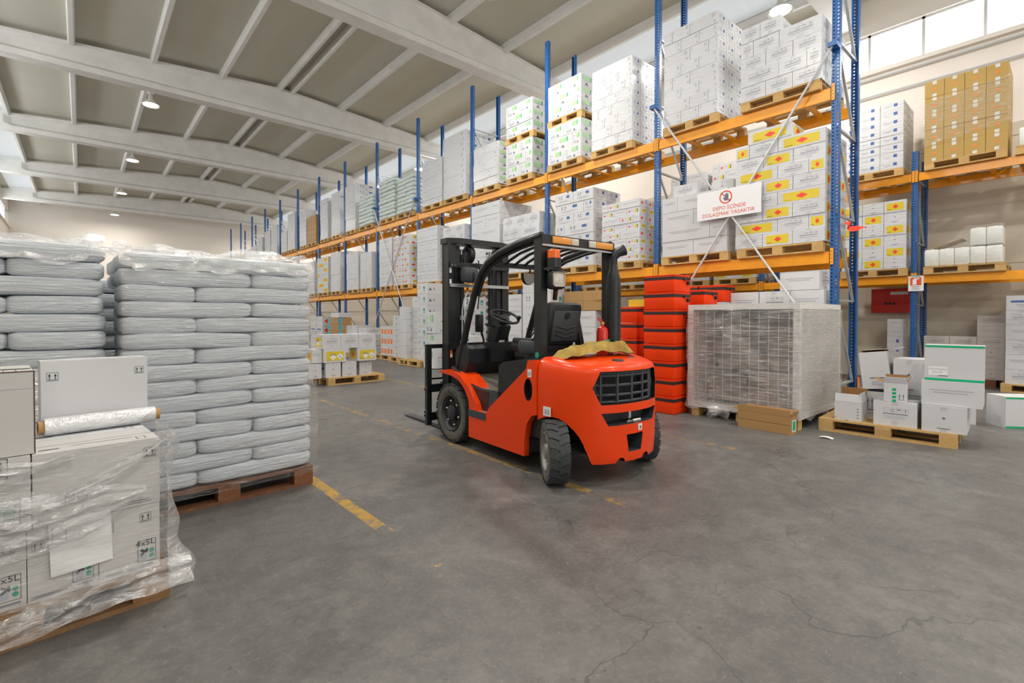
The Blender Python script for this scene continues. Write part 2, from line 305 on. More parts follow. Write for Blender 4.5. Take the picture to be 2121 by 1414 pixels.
# ------------------------------------------------------------------ printing on carton faces
class Face:   # a unit face: o + u*a + v*b, pushed off by n
    def __init__(s, mb, o, u, v, n, asp=1.0): s.mb, s.o, s.u, s.v, s.n, s.asp = mb, Vector(o), Vector(u), Vector(v), Vector(n), asp
    def P(s, a, b, k=1): return s.o + s.u * a + s.v * b + s.n * k
    def rect(s, a0, b0, a1, b1, mat, k=1): s.mb.add([s.P(a0, b0, k), s.P(a1, b0, k), s.P(a1, b1, k), s.P(a0, b1, k)], [(0, 1, 2, 3)], mat)
    def poly(s, pts, mat, k=1): s.mb.add([s.P(a, b, k) for a, b in pts], [tuple(range(len(pts)))], mat)
    def frame(s, a0, b0, a1, b1, w, mat, k=1):
        h = w * s.asp
        s.rect(a0, b0, a1, b0 + h, mat, k); s.rect(a0, b1 - h, a1, b1, mat, k); s.rect(a0, b0, a0 + w, b1, mat, k); s.rect(a1 - w, b0, a1, b1, mat, k)
    def diamond(s, a, b, r, mat, k=2): s.poly([(a - r, b), (a, b - r * s.asp), (a + r, b), (a, b + r * s.asp)], mat, k)
    def arrows(s, a, b, w, h, mat):
        for d in (-w / 2, w / 2):
            s.rect(a + d - w * .07, b + h * .12, a + d + w * .07, b + h * .7, mat); s.poly([(a + d - w * .25, b + h * .62), (a + d + w * .25, b + h * .62), (a + d, b + h)], mat)
        s.rect(a - w * .85, b, a + w * .85, b + h * .07, mat)
    def lines(s, a0, a1, b, n, step, h, mat):
        for i in range(n): s.rect(a0 + (.06 * i % .1), b - i * step, a1 - (.09 * i % .13), b - i * step + h, mat)
    def hatch(s, a, b, w, h, mat):
        for i in range(4): s.poly([(a + w * (i / 4 - .5), b), (a + w * (i / 4 - .42), b), (a + w * (i / 4 - .25), b + h), (a + w * (i / 4 - .33), b + h)], mat)
    def art(s, style):
        if style == 'icons':
            for i in range(4):
                a = .24 + i * .15; s.frame(a, .58, a + .11, .76, .006, 'ink_pale')
            s.arrows(.445, .61, .04, .12, 'ink'); s.poly([(.55, .68), (.64, .68), (.595, .73)], 'ink'); s.rect(.735, .61, .75, .73, 'ink')
            s.lines(.22, .80, .50, 1, .1, .03, 'ink'); s.lines(.2, .82, .42, 3, .05, .015, 'ink_pale'); s.hatch(.5, .06, .16, .17, 'ink_pale'); s.hatch(.5, .86, .16, .13, 'ink_pale')
        elif style == 'arrows':
            s.arrows(.84, .62, .06, .26, 'ink'); s.rect(.07, .68, .11, .84, 'ink_pale'); s.rect(.86, .12, .92, .3, 'ink_pale')
        elif style == 'arrows_side':
            s.arrows(.3, .52, .12, .3, 'ink'); s.rect(.62, .55, .78, .8, 'ink_blue'); s.lines(.2, .8, .3, 2, .08, .03, 'ink_pale')
        elif style == 'text':
            s.lines(.14, .86, .62, 2, .1, .035, 'ink_pale')
        elif style == 'dot':
            s.poly([(.5 + .035 * math.cos(t * .785), .55 + .045 * math.sin(t * .785)) for t in range(8)], 'ink'); s.lines(.35, .65, .14, 1, .1, .025, 'ink'); s.hatch(.5, .03, .16, .14, 'ink_pale'); s.hatch(.5, .84, .16, .14, 'ink_pale')
        elif style in ('yellow', 'yellow_side'):
            a0, a1 = (.12, .88) if style == 'yellow' else (.2, .8)
            s.rect(a0, .14, a1, .80, 'label_yellow'); s.diamond(.52 if style == 'yellow' else .5, .47, .13 if style == 'yellow' else .19, 'label_red'); s.lines(a0 + .03, a0 + .2, .22, 1, .06, .03, 'ink')
        elif style == 'hazard':
            s.rect(.12, .12, .90, .80, 'label_yellow'); s.diamond(.42, .38, .15, 'label_white', 2); s.diamond(.74, .42, .16, 'label_white', 2)
            for i in range(6): s.rect(.30 + i * .042, .5, .318 + i * .042, .6 + .08 * (1 - abs(i - 2.5) / 2.5), 'ink', 3)
            s.rect(.70, .36, .72, .52, 'ink_blue', 3); s.rect(.70, .34, .80, .37, 'ink_blue', 3); s.lines(.14, .3, .18, 1, .05, .03, 'ink', )
        elif style == 'mixed':
            s.rect(.62, .3, .86, .72, 'label_yellow'); s.rect(.79, .3, .86, .72, 'ink', 2); s.diamond(.2, .5, .1, 'label_red'); s.lines(.34, .56, .6, 2, .16, .05, 'ink_pale')
        elif style == 'mixed_side':
            s.rect(.25, .3, .7, .75, 'label_yellow'); s.lines(.3, .6, .5, 1, .1, .06, 'ink', )
        elif style == 'red':
            s.diamond(.3, .5, .16, 'label_red'); s.lines(.55, .85, .6, 2, .2, .05, 'ink_pale')
        elif style == 'green':
            s.rect(.48, .52, .82, .86, 'label_green'); s.rect(.78, .52, .82, .86, 'tape_green', 2); s.lines(.08, .3, .7, 3, .14, .05, 'ink_pale'); s.rect(.15, .12, .45, .3, 'ink_pale'); s.poly([(.55, .1), (.7, .1), (.62, .32)], 'ink')
        elif style == 'green_side':
            s.rect(.1, .55, .82, .9, 'label_green'); s.rect(.74, .55, .82, .9, 'ink_teal', 2); s.poly([(.3, .12), (.6, .12), (.45, .4)], 'ink'); s.lines(.15, .8, .45, 1, .1, .04, 'ink_pale')
        elif style == 'greenbar':
            s.arrows(.2, .5, .1, .32, 'ink'); s.rect(.62, .3, .78, .72, 'ink_teal'); s.rect(.66, .36, .74, .48, 'label_white', 2); s.rect(.1, .1, .9, .13, 'ink_pale')
        elif style == 'triangle':
            s.poly([(.08, .34), (.28, .34), (.18, .62)], 'ink'); s.rect(.36, .4, .4, .6, 'ink'); s.rect(.36, .4, .48, .44, 'ink')
        elif style == 'orange':
            s.rect(.1, .2, .42, .7, 'label_orange'); s.rect(.58, .2, .9, .7, 'label_orange'); s.arrows(.5, .76, .08, .2, 'ink')
        elif style == 'logo':
            s.rect(.58, .36, .74, .72, 'ink_blue'); s.lines(.12, .5, .55, 2, .16, .04, 'ink_pale')
        elif style == 'brown':
            s.rect(.4, .02, .62, .2, 'tape_clear'); s.rect(.4, .78, .62, .98, 'tape_clear'); s.rect(.38, .46, .66, .54, 'label_orange')
        elif style == 'cyan':
            s.rect(.04, .15, .34, .9, 'label_cyan'); s.rect(.15, .3, .2, .7, 'ink', 2)
        elif style == 'wordmark':
            s.rect(.15, .52, .8, .66, 'ink_blue'); s.lines(.3, .85, .36, 2, .1, .04, 'ink_pale')
        elif style == 'fragile':
            s.arrows(.5, .3, .14, .5, 'ink'); s.lines(.2, .8, .16, 1, .1, .04, 'ink_pale')
TPL = {}
def template(mat, front, side, asp=(1.5, 1.5)):
    key = (mat, front, side)
    if key in TPL: return TPL[key]
    mb = MB(); mb.box(-.5, -.5, 0, .5, .5, 1, mat); e = .004
    for fr, asp_, fs in ((front, asp[0], [((-.5, .5, 0), (0, -1, 0), (-e, 0, 0)), ((.5, -.5, 0), (0, 1, 0), (e, 0, 0))]), (side, asp[1], [((-.5, -.5, 0), (1, 0, 0), (0, -e, 0)), ((.5, .5, 0), (-1, 0, 0), (0, e, 0))])):
        if fr:
            for o, u, n in fs: Face(mb, o, u, (0, 0, 1), n, asp_).art(fr)
    mb.add([(-.04, -.5, 1.003), (.04, -.5, 1.003), (.04, .5, 1.003), (-.04, .5, 1.003)], [(0, 1, 2, 3)], 'tape_clear')
    TPL[key] = mb; mb.me = None; return mb
CART = []   # every carton of the rack stacks; the largest in the picture become objects of their own
def carton(x, y, z, dx, dy, dz, tpl, label, group, rz=0.0, score=None):
    d2 = x * x + y * y + (z - 1.3) ** 2; sc = (dy * dz * abs(x) + dx * dz * abs(y)) / d2 ** 1.5
    CART.append(dict(p=(x, y, z), d=(dx, dy, dz), t=tpl, label=label, group=group, rz=rz, s=sc if score is None else score))
ORD = ['bottom', 'second', 'third', 'fourth', 'fifth', 'sixth', 'seventh', 'eighth', 'ninth']
def ordn(i, n, last='end'): return ['first', 'second', 'third', 'fourth', 'fifth', 'sixth'][i] if i < 6 else last
def stack(y0, y1, z0, z1, xf, dep, nr, nc, nd, mat, front, side, phrase, alt=None, brick=True, gap=.004, top_cols=None, col='white'):
    """a block of cartons: only the courses a viewer in the aisle can see (front face and near end) are laid"""
    h = (z1 - z0) / nr; grp = 'cartons on ' + phrase
    for k in range(nr):
        off = .5 if (brick and k % 2) else 0.0
        e = [y0] + [y0 + (y1 - y0) * (i + off) / nc for i in range(0 if off else 1, nc)] + [y1] if not off else [y0] + [y0 + (y1 - y0) * (i + .5) / nc for i in range(0, nc)] + [y1]
        if off:   # merge the two half cartons into the neighbours on alternate courses
            e = [e[0]] + e[2:] if (k // 2) % 2 else e[:-2] + [e[-1]]
        n = len(e) - 1; jx = random.uniform(-.008, .008)
        for i in range(n):
            if top_cols is not None and k == nr - 1 and (n - 1 - i) not in top_cols: continue
            f = front; s_ = side
            if alt and (k + i) % 2: f, s_ = alt
            for j in range(nd):
                if j > 0 and i > 0: continue
                dx = dep / nd
                lab = f'{col} carton, {ORD[k]} course, {ordn(n - 1 - i, n)} from left, on {phrase}' if j == 0 else f'{col} carton, {ORD[k]} course, {ordn(j, nd)} along end, on {phrase}'
                g = gap + random.uniform(0, .004)
                carton(xf + dx * (j + .5) + jx, (e[i] + e[i + 1]) / 2, z0 + h * k, dx - g, e[i + 1] - e[i] - g, h - .0025, template(mat, f, s_), lab, grp)
# ------------------------------------------------------------------ pallets
def pallet_parts(wood='pallet_wood', L=1.2, Wd=.8):
    """long side along local y, 0.144 high; deck boards, nine blocks and three runners"""
    deck = MB(); n = 7
    for i in range(n):
        x = -Wd / 2 + (Wd - .1) * i / (n - 1); deck.box(x, -L / 2, .122, x + .1, L / 2, .144, wood)
    for y in (-L / 2, -.07, L / 2 - .14): deck.box(-Wd / 2, y, .1, Wd / 2, y + .14, .1215, wood)
    bl = MB(); bl.box(-.05, -.07, .0225, .05, .07, .0995, wood)
    rn = MB()
    for i in (-1, 0, 1): pass
    rn.box(-.05, -L / 2, 0, .05, L / 2, .022, wood)
    return deck.mesh('deck'), bl.mesh('block'), rn.mesh('bottom_runner')
PAL = {}
def pallet(x, y, z, label, group=None, rz=0.0, wood='pallet_wood', L=1.2, Wd=.8, detail=True):
    key = (wood, L, Wd)
    if key not in PAL: PAL[key] = pallet_parts(wood, L, Wd)
    dk, bl, rn = PAL[key]
    if detail:
        t = empty('pallet', (x, y, z), rz, label=label, cat='pallet', group=group); put(dk, 'deck', t)
        for i in (-1, 0, 1):
            put(rn, 'bottom_runner', t, (i * (Wd / 2 - .05), 0, 0))
            for j in (-1, 0, 1): put(bl, 'block', t, (i * (Wd / 2 - .05), j * (L / 2 - .07), 0))
        return t
    k2 = key + (1,)
    if k2 not in PAL:
        mb = MB()
        for i in (-1, 0, 1):
            xx = i * (Wd / 2 - .05); mb.box(xx - .05, -L / 2, 0, xx + .05, L / 2, .022, wood)
            for j in (-1, 0, 1): mb.box(xx - .05, j * (L / 2 - .07) - .07, .022, xx + .05, j * (L / 2 - .07) + .07, .1, wood)
        for i in range(6):
            xx = -Wd / 2 + (Wd - .11) * i / 5; mb.box(xx, -L / 2, .122, xx + .11, L / 2, .144, wood)
        for yy in (-L / 2, -.07, L / 2 - .14): mb.box(-Wd / 2, yy, .1, Wd / 2, yy + .14, .122, wood)
        PAL[k2] = mb.mesh('pallet')
    return tag(put(PAL[k2], 'pallet', None, (x, y, z), rz), label, 'pallet', group)

# ------------------------------------------------------------------ the room
def struct(mb, name, parent=None, **k):
    o = mb.build(name, parent, **k)
    if parent is None: o['kind'] = 'structure'
    return o
mb = MB(); mb.box(WL - .3, YB - .3, -.2, WR + .3, YF + .3, 0, 'concrete_floor'); struct(mb, 'floor')
mb = MB(); mb.box(WL - .3, YF, 0, WR + .3, YF + .25, 9.6, 'wall_cream')
for z in (5.9,): mb.box(WL, YF - .03, z, WR, YF, z + .04, 'metal_dark')
struct(mb, 'wall_far')
mb = MB(); mb.box(WL - .3, YB - .25, 0, -1.8, YB, 9.6, 'wall_cream'); mb.box(4.8, YB - .25, 0, WR + .3, YB, 9.6, 'wall_cream'); mb.box(-1.8, YB - .25, 4.6, 4.8, YB, 9.6, 'wall_cream'); struct(mb, 'wall_back')
mb = MB(); mb.box(-1.8, YB - .2, 0, -1.65, YB + .04, 4.6, 'galvanised'); mb.box(4.65, YB - .2, 0, 4.8, YB + .04, 4.6, 'galvanised'); mb.box(-1.65, YB - .2, 4.45, 4.65, YB + .04, 4.6, 'galvanised'); struct(mb, 'added_gate_1')  # frame of the made-up gate, added unseen around the fill light
WZ0, WZ1, PITCH = 6.78, 7.62, 7.0
def long_wall(name, x0, x1, inner, mat):
    mb = MB(); mb.box(x0, YB, 0, x1, YF, 5.0, mat); mb.box(x0, YB, 5.0, x1, YF, WZ0, 'wall_cream'); mb.box(x0, YB, WZ1, x1, YF, 9.0, 'wall_cream')
    k = 0; y = YB
    while y < YF:
        mb.box(x0, y, WZ0, x1, min(y + .36, YF), WZ1, 'wall_cream'); y += PITCH
    s = 1 if inner < (x0 + x1) / 2 else -1
    for z in (2.35, 3.5, 4.75): mb.box(min(inner, inner - s * .012), YB, z, max(inner, inner - s * .012), YF, z + .03, mat)
    mb.box(min(inner, inner - s * .1), YB, WZ0 - .1, max(inner, inner - s * .1), YF, WZ0 - .02, 'wall_cream')
    struct(mb, name)
long_wall('wall_right', WR, WR + .25, WR, 'wall_grey'); long_wall('wall_left', WL - .25, WL, WL, 'wall_grey')
wn = 1
for X, s in ((WR + .1, 1), (WL - .1, -1)):
    y = YB + .36
    while y < YF - 1:
        y1 = min(y + PITCH - .36, YF - .1); mb = MB()
        n = 7
        for i in range(n + 1):
            yy = y + (y1 - y - .05) * i / n; mb.box(X - .04, yy, WZ0, X + .04, yy + .05, WZ1, 'painted_white')
        mb.box(X - .04, y, WZ0, X + .04, y1, WZ0 + .05, 'painted_white'); mb.box(X - .04, y, WZ1 - .05, X + .04, y1, WZ1, 'painted_white')
        o = struct(mb, 'window_%d' % wn); wn += 1
        mb = MB(); mb.box(X - .004, y, WZ0 + .05, X + .004, y1, WZ1 - .05, 'window_pane'); mb.build('pane', o); y += PITCH
# conduits along the right wall
for nm, z, yy in (('trim_1', 6.58, 0), ('trim_2', 6.2, 0)):
    mb = MB(); mb.tube([(WR - .07, YB, z), (WR - .07, YF, z)], .022, 'galvanised', 8)
    for k in range(14): mb.bar((WR, -6 + 3.3 * k, z), (WR - .1, -6 + 3.3 * k, z), .03, .03, 'galvanised')
    struct(mb, nm)
def zt(x): return 8.88 - .068 * abs(x - RIDGE)
# roof panels, translucent eaves sheets, purlins
PX = [-1.85, -.12, 1.64, 3.37, 5.02, 5.40, 7.07, 8.8, 10.61, 12.3]
mb = MB()
for s, xe in ((-1, WL - .3), (1, WR + .3)):
    segs = [(RIDGE, 10.7 if s > 0 else -1.9, 'ceiling_panel'), (10.7 if s > 0 else -1.9, 12.22 if s > 0 else -2.9, None), (12.22 if s > 0 else -2.9, xe, 'ceiling_panel')]
    for xa, xb, m in segs:
        if m:
            a, b = zt(xa) + .13, zt(xb) + .13; mb.add([(xa, YB - .3, a), (xb, YB - .3, b), (xb, YF + .3, b), (xa, YF + .3, a), (xa, YB - .3, a + .1), (xb, YB - .3, b + .1), (xb, YF + .3, b + .1), (xa, YF + .3, a + .1)],
                   [(0, 1, 2, 3), (4, 5, 6, 7), (0, 1, 5, 4), (1, 2, 6, 5), (2, 3, 7, 6), (3, 0, 4, 7)], m)
ceil = struct(mb, 'ceiling')
mb = MB()
for xa, xb in ((10.7, 12.22), (-1.9, -2.9)):
    a, b = zt(xa) + .14, zt(xb) + .14; mb.add([(xa, YB, a), (xb, YB, b), (xb, YF, b), (xa, YF, a)], [(0, 1, 2, 3)], 'skylight_sheet')
mb.build('skylight', ceil)
for i, x in enumerate(PX):
    mb = MB(); z = zt(x); w = .075 if i not in (4, 5) else .06
    mb.prism([(x - w, z + .13), (x - w, z - .02), (x - w * .6, z - .1), (x + w * .6, z - .1), (x + w, z - .02), (x + w, z + .13)], 1, YB, YF, 'purlin_concrete')
    tag(mb.build('ceiling_purlin'), kind='structure')
for k in range(7):       # precast tapered roof beams, I section with solid end blocks
    y = 10.5 + 7 * (k - 2); mb = MB(); sec = lambda x: [(-.19, 7.82), (.19, 7.82), (.19, 7.97), (.08, 8.06), (.08, zt(x) - .14), (.17, zt(x) - .08), (.17, zt(x)), (-.17, zt(x)), (-.17, zt(x) - .08), (-.08, zt(x) - .14), (-.08, 8.06), (-.19, 7.97)]
    blk = lambda x: [(-.19, 7.82), (.19, 7.82), (.19, 7.9), (.19, 8.06), (.19, zt(x) - .14), (.19, zt(x) - .08), (.19, zt(x)), (-.19, zt(x)), (-.19, zt(x) - .08), (-.19, zt(x) - .14), (-.19, 8.06), (-.19, 7.9)]
    xs = [(WL, blk), (-1.95, blk), (-1.75, sec), (RIDGE, sec), (12.15, sec), (12.35, blk), (WR, blk)]
    vs = [(x, y + p[0], p[1]) for x, f in xs for p in f(x)]; n = 12
    mb.add(vs, [(i * n + j, i * n + (j + 1) % n, (i + 1) * n + (j + 1) % n, (i + 1) * n + j) for i in range(len(xs) - 1) for j in range(n)], 'beam_concrete')
    tag(mb.build('ceiling_beam'), kind='structure')
# high-bay lamps
def lamp_parts():
    a = MB(); a.rev([(.05, .36), (.055, .33), (.06, .22), (.10, .17), (.20, .02), (.235, 0), (.228, -.004), (.19, .02), (.09, .16), (.0, .17)], 'lamp_shade', 28)
    b = MB(); b.rev([(0, .52), (.04, .52), (.075, .50), (.085, .38), (.06, .36), (0, .36)], 'galvanised', 20); b.tube([(0, 0, .52), (0, 0, .66)], .008, 'metal_dark', 6)
    c = MB(); c.rev([(0, .015), (.20, .02), (.21, .035)], 'lamp_glow', 28)
    return a.mesh('shade'), b.mesh('housing'), c.mesh('lens')
LP = lamp_parts()
LAMPS = [(1.64, 18.35, 'bell-shaped lamp hanging lit under the beam nearest the bag pallets'), (1.64, 25.3, 'lit bell lamp in the middle of the three along the left roof slope'), (1.64, 32.3, 'smallest and farthest visible bell lamp under the left roof slope'),
         (10.61, 3.95, 'lit bell lamp high above the aisle behind the blue rack')]
LAMPS += [(1.64, 39.3, 'bell lamp added to brighten the far wall, beyond the last roof beam')] + [(1.64, y, 'lit bell lamp behind the viewer, over the open floor') for y in (11.3, 4.3, -2.7)] + [(10.61, y, 'lit bell lamp above the aisle between the two rack rows, hidden by stacks') for y in (10.95, 17.95, 24.95, 31.95, 39.0, -3.05)] + [(6.1, y, 'lit bell lamp over the main aisle outside the picture') for y in (7.6, .2, -6.)]  # further lamps; the farthest of both rows is added to brighten the far wall
for x, y, lab in LAMPS:
    z = 7.66 if x < 9 else 7.42; t = empty('high_bay_lamp', (x, y, z), label=lab, cat='lamp', group='high-bay lamps')
    for nm, me in zip(('shade', 'housing', 'lens'), LP): put(me, nm, t)
    cb = MB(); cb.tube([(0, 0, .6), (0, 0, zt(x) - z + (.127 if 5.5 < x < 7 else -.103))], .008, 'metal_dark', 6); cb.build('cable', t)
    area('lamp_light', (x, y, z - .02), (0, 0, 0), .42, 0, LAMP_W, (1, .955, .88), 'DISK')

# ------------------------------------------------------------------ pallet racks
def post_mesh(h, flip=1):
    mb = MB(); w, d, t = .05, .07, .0025; f = flip
    def sheet(x0, y0, x1, y1): mb.box(min(x0, x1), min(y0, y1), 0, max(x0, x1), max(y0, y1), h, 'rack_blue')
    sheet(0, -w, f * t, w); sheet(0, -w, f * d, -w + t); sheet(0, w - t, f * d, w); sheet(f * d, -w, f * (d + t), -w + .018); sheet(f * d, w - .018, f * (d + t), w)
    return mb
SUP = {}
def rack(name, label, X0, X1, ys, hp, levels, xb, bh, guards):
    t = empty(name, (X0, ys[0], 0), label=label, cat='pallet rack'); L = lambda x, y, z: (x - X0, y - ys[0], z)
    pf, pr = {}, {}
    cm, rm = {}, {}
    for i, y in enumerate(ys):
        h = hp(i)
        if h not in cm: cm[h] = post_mesh(h, 1).mesh('upright_post'); rm[h] = post_mesh(h, -1).mesh('upright_post')
        put(cm[h], 'upright_post', t, L(X0, y, 0)); put(rm[h], 'upright_post', t, L(X1, y, 0))
        mb = MB(); z = .35; k = 0; xa, xc = .06, X1 - X0 - .06
        while z < h - .15:
            mb.bar((xa, 0, z), (xc, 0, z), .028, .04, 'steel', (0, 1, 0))
            if z + 1.2 < h: mb.bar((xc, 0, z), (xa, 0, z + 1.2), .028, .035, 'steel', (0, 1, 0))
            z += 1.2
        mb.build('frame_brace', t, L(X0, y, 0))
        if guards:
            for gx in (-.03, X1 - X0 - .04):
                mb = MB(); mb.box(gx, -.07, 0, gx + .07, -.06, .4, 'guard_orange'); mb.box(gx, .06, 0, gx + .07, .07, .4, 'guard_orange'); mb.box(gx - .01 if gx < .5 else gx + .07, -.07, 0, gx if gx < .5 else gx + .08, .07, .4, 'guard_orange')
                mb.build('post_guard', t, L(X0, y, 0))
    n = len(ys) - 1
    for z in levels:      # z = top of the beam
        for i in range(n):
            a, b = ys[i], ys[i + 1]; mb = MB(); w = b - a
            mb.box(0, .056, z - bh, .05, w - .056, z - .03, 'rack_orange'); mb.box(.012, .056, z - .03, .05, w - .056, z, 'rack_orange')
            for yy in (.004, w - .052):
                mb.box(-.008, yy, z - bh - .02, -.002, yy + .048, z + .045, 'rack_orange'); mb.box(-.008, yy if yy > 1 else yy + .042, z - bh - .02, .05, yy + .006 if yy > 1 else yy + .048, z + .045, 'rack_orange')
                for q in range(4): mb.box(-.0095, yy + .018, z - bh + .01 + q * .05, -.0085, yy + .03, z - bh + .022 + q * .05, 'ink')
            put(mb.mesh('load_beam'), 'load_beam', t, L(X0 - .012, a, 0))
            mb = MB(); mb.box(-.05, .056, z - bh, 0, w - .056, z, 'rack_orange'); put(mb.mesh('load_beam'), 'load_beam', t, L(X1 + .012, a, 0))
            for q in (.16, .36, .64, .84) if i < 7 else (.3, .7): mb = MB(); mb.box(.05, -.04, -.05, X1 - X0 - .04, .04, -.03, 'rack_orange'); put(SUP.setdefault(name, mb.mesh('support_bar')), 'support_bar', t, L(X0, a + w * q, z))
    return t, L
Y1 = [2.21 + 2.81 * i for i in range(14)]
B1, B2 = 2.23, 4.50
rk, RL = rack('pallet_rack', 'long blue and orange pallet rack running down the hall behind the forklift', 7.88, 8.84, Y1, lambda i: 7.47, (B1, B2), 7.88, .165, True)
def rods(pairs):
    for p, q in pairs:
        mb = MB(); mb.tube([RL(*p), RL(*q)], .017, 'galvanised', 8); mb.build('cross_brace', rk)
    for p in {pr[0] for pr in pairs}:
        mb = MB(); mb.cbox(RL(p[0] + .04, p[1], p[2]), (.16, .11, .06), 'rack_blue_plain'); mb.build('brace_bracket', rk)
rods([((7.755, 2.21, 5.03), (7.755, 4.31, 1.88)), ((7.735, 5.0, 5.06), (7.735, 2.60, 1.42))])
rods([((7.76, 13.42, 4.95), (7.76, 16.05, 1.27)), ((7.735, 16.2, 5.13), (7.735, 13.9, 1.35))])
Y2 = [2.03 + 2.81 * i for i in range(-1, 7)]
C1, C2 = 2.11, 4.05
rack('pallet_rack', 'second blue and orange rack standing along the wall under the windows', 11.98, 12.94, Y2, lambda i: 4.47, (C1, C2), 11.98, .15, True)

# ------------------------------------------------------------------ palletised stacks in the racks
def sack_mesh(seed, mat, n=18):
    rnd = random.Random(seed); ph = [rnd.uniform(0, 6.3) for _ in range(12)]; mb = MB()
    def sm(p, a): return math.copysign(abs(p) ** a, p)
    nu, nv = 36, 12; vs = []
    for j in range(nv + 1):
        b = -math.pi / 2 + math.pi * j / nv
        for i in range(nu):
            a = 2 * math.pi * i / nu; cb = abs(math.cos(b)) ** .15
            x = .5 * cb * sm(math.cos(a), .22); y = .5 * cb * sm(math.sin(a), .22); z = .5 * sm(math.sin(b), .38)
            w = .018 * math.sin(9 * x + ph[0] + 3 * z) + .014 * math.sin(13 * y + ph[1]); x *= 1 + .5 * w; y *= 1 + .5 * w
            z += .05 * math.sin(5 * x + ph[2]) * math.cos(4 * y + ph[3]) + .06 * (abs(x) + abs(y) - .5) * math.sin(ph[4])
            z *= 1 - .10 * (2 * abs(x)) ** 8
            vs.append((x, y, z + .5))
    fs = [(j * nu + i, j * nu + (i + 1) % nu, (j + 1) * nu + (i + 1) % nu, (j + 1) * nu + i) for j in range(nv) for i in range(nu)]
    mb.add(vs, fs, mat, True); return mb.mesh('sack')
SACKG = [sack_mesh(k, 'bag_green') for k in range(3)]; SACKW = [sack_mesh(10 + k, 'bag_white') for k in range(5)]
def sacks(y0, y1, z0, z1, xf, dep, nl, nc, phrase):
    h = (z1 - z0) / nl
    for k in range(nl):
        m = nc if k % 2 else nc + 1
        for i in range(m):
            w = (y1 - y0) / m; o = put(random.choice(SACKG), 'sack', None, (xf + dep * .25 + random.uniform(-.02, .02), y0 + w * (i + .5), z0 + .008 + h * k), random.uniform(-.03, .03)); o.scale = (dep * .52, w * .995, h * 1.0)
            tag(o, f'green and white sack, layer {["one","two","three","four","five","six","seven","eight","nine","ten","eleven"][k]} up, {ordn(m - 1 - i, m)} from left, on {phrase}', 'sack', 'sacks on ' + phrase)
XF = 7.80
U, Lo = B2 + .149, B1 + .149
def rpal(y0, y1, z, phrase, detail=False, xf=XF, wood='pallet_wood', dep=1.1, lab=None):
    pallet(xf + dep / 2, (y0 + y1) / 2, z + .003, lab or ('wooden pallet under ' + phrase), ('far ' + ('upper' if z > 3 else 'lower') + ' rack pallets') if lab and 'far part' in lab else None, 0, wood, round(max(.9, min(1.3, y1 - y0)), 1), dep, detail)
w, cf = 'carton_white', 'carton_film'
# upper level, from the near end of the rack
n = 'the wrapped load over the near rack end'; rpal(2.36, 3.5, B2, n, True); stack(2.36, 3.48, U, U + .9, XF, 1.05, 4, 3, 3, cf, 'icons', 'icons', n); stack(2.9, 3.48, U + .9, U + 1.13, XF, 1.0, 1, 2, 2, cf, 'icons', 'icons', 'the top of the near wrapped load', brick=False)
n = 'the tall wrapped load above the warning sign'; rpal(3.85, 4.85, B2, n, True); stack(3.85, 4.83, U, 6.29, XF, .9, 8, 3, 3, cf, 'arrows', 'arrows_side', n)
n = 'the tall load left of the second post'; rpal(5.5, 6.48, B2, n, True); stack(5.5, 6.46, U, 6.23, XF, .85, 8, 3, 3, cf, 'arrows', 'arrows_side', n)
for n, y0, y1, d in (('the right double-decker green-label load', 6.75, 7.70, True), ('the left double-decker green-label load', 8.2, 9.13, True)):
    rpal(y0, y1, B2, n, d, wood='pallet_wood'); stack(y0, y1, U, 5.46, XF, .8, 3, 2, 2, w, 'green', 'green_side', n + ', lower half')
    pallet(XF + .55, (y0 + y1) / 2, 5.463, 'pallet sandwiched between the halves of ' + n, None, 0, 'pallet_wood', 1.0, 1.1, d); stack(y0, y1, 5.615, 6.36, XF, .8, 3, 2, 2, w, 'green', 'green_side', n + ', upper half')
n = 'the low green-label load beside the third post'; rpal(9.43, 10.47, B2, n); stack(9.43, 10.45, U, 5.7, XF, .95, 5, 2, 2, cf, 'arrows', 'green_side', n)
n = 'the slim plain load past the third post'; rpal(10.8, 11.9, B2, n); stack(10.8, 11.88, U, 6.37, XF, .95, 6, 1, 2, cf, 'arrows', 'arrows_side', n)
n = 'the small-box load past the third post'; rpal(11.95, 13.05, B2, n); stack(11.95, 13.03, U, 5.92, XF, .95, 8, 3, 2, cf, 'text', 'text', n)
n = 'the nearest green sack load'; rpal(13.56, 14.65, B2, n); sacks(13.56, 14.65, U, 5.8, XF, 1.0, 9, 1, n)
n = 'the middle green sack load'; rpal(14.8, 15.95, B2, n); sacks(14.8, 15.95, U, 5.95, XF, 1.0, 10, 1, n)
n = 'the farthest green sack load'; rpal(16.38, 17.6, B2, n); sacks(16.38, 17.6, U, 5.72, XF, 1.0, 8, 1, n)
far_u = [(17.85, 18.78, 6.38, 8, 1), (19.3, 20.2, 6.38, 8, 1), (20.6, 21.46, 6.33, 8, 1), (23.2, 24.14, 6.27, 7, 2), (24.8, 25.9, 6.43, 8, 2), (26.05, 27.0, 5.68, 4, 2), (27.65, 28.75, 6.2, 7, 2), (28.9, 30.0, 6.1, 7, 2), (30.45, 31.55, 5.9, 6, 2), (31.6, 32.8, 5.6, 5, 2), (33.26, 34.3, 5.5, 5, 2), (36.2, 37.4, 5.5, 5, 2)]
for y0, y1, z1, nr, nc in far_u:
    n = 'a far upper load'; rpal(y0, y1, B2, n, lab='wooden pallet in the far part of the upper rack level'); stack(y0, y1, U, z1, XF, .9, nr, nc, 1, cf, 'arrows', 'arrows_side', n)
n = 'the brown load high on the far rack'; rpal(21.98, 23.1, B2, n); stack(21.98, 23.05, U, 5.85, XF, .9, 5, 4, 1, 'carton_brown', 'brown', None, n, brick=False, col='brown')
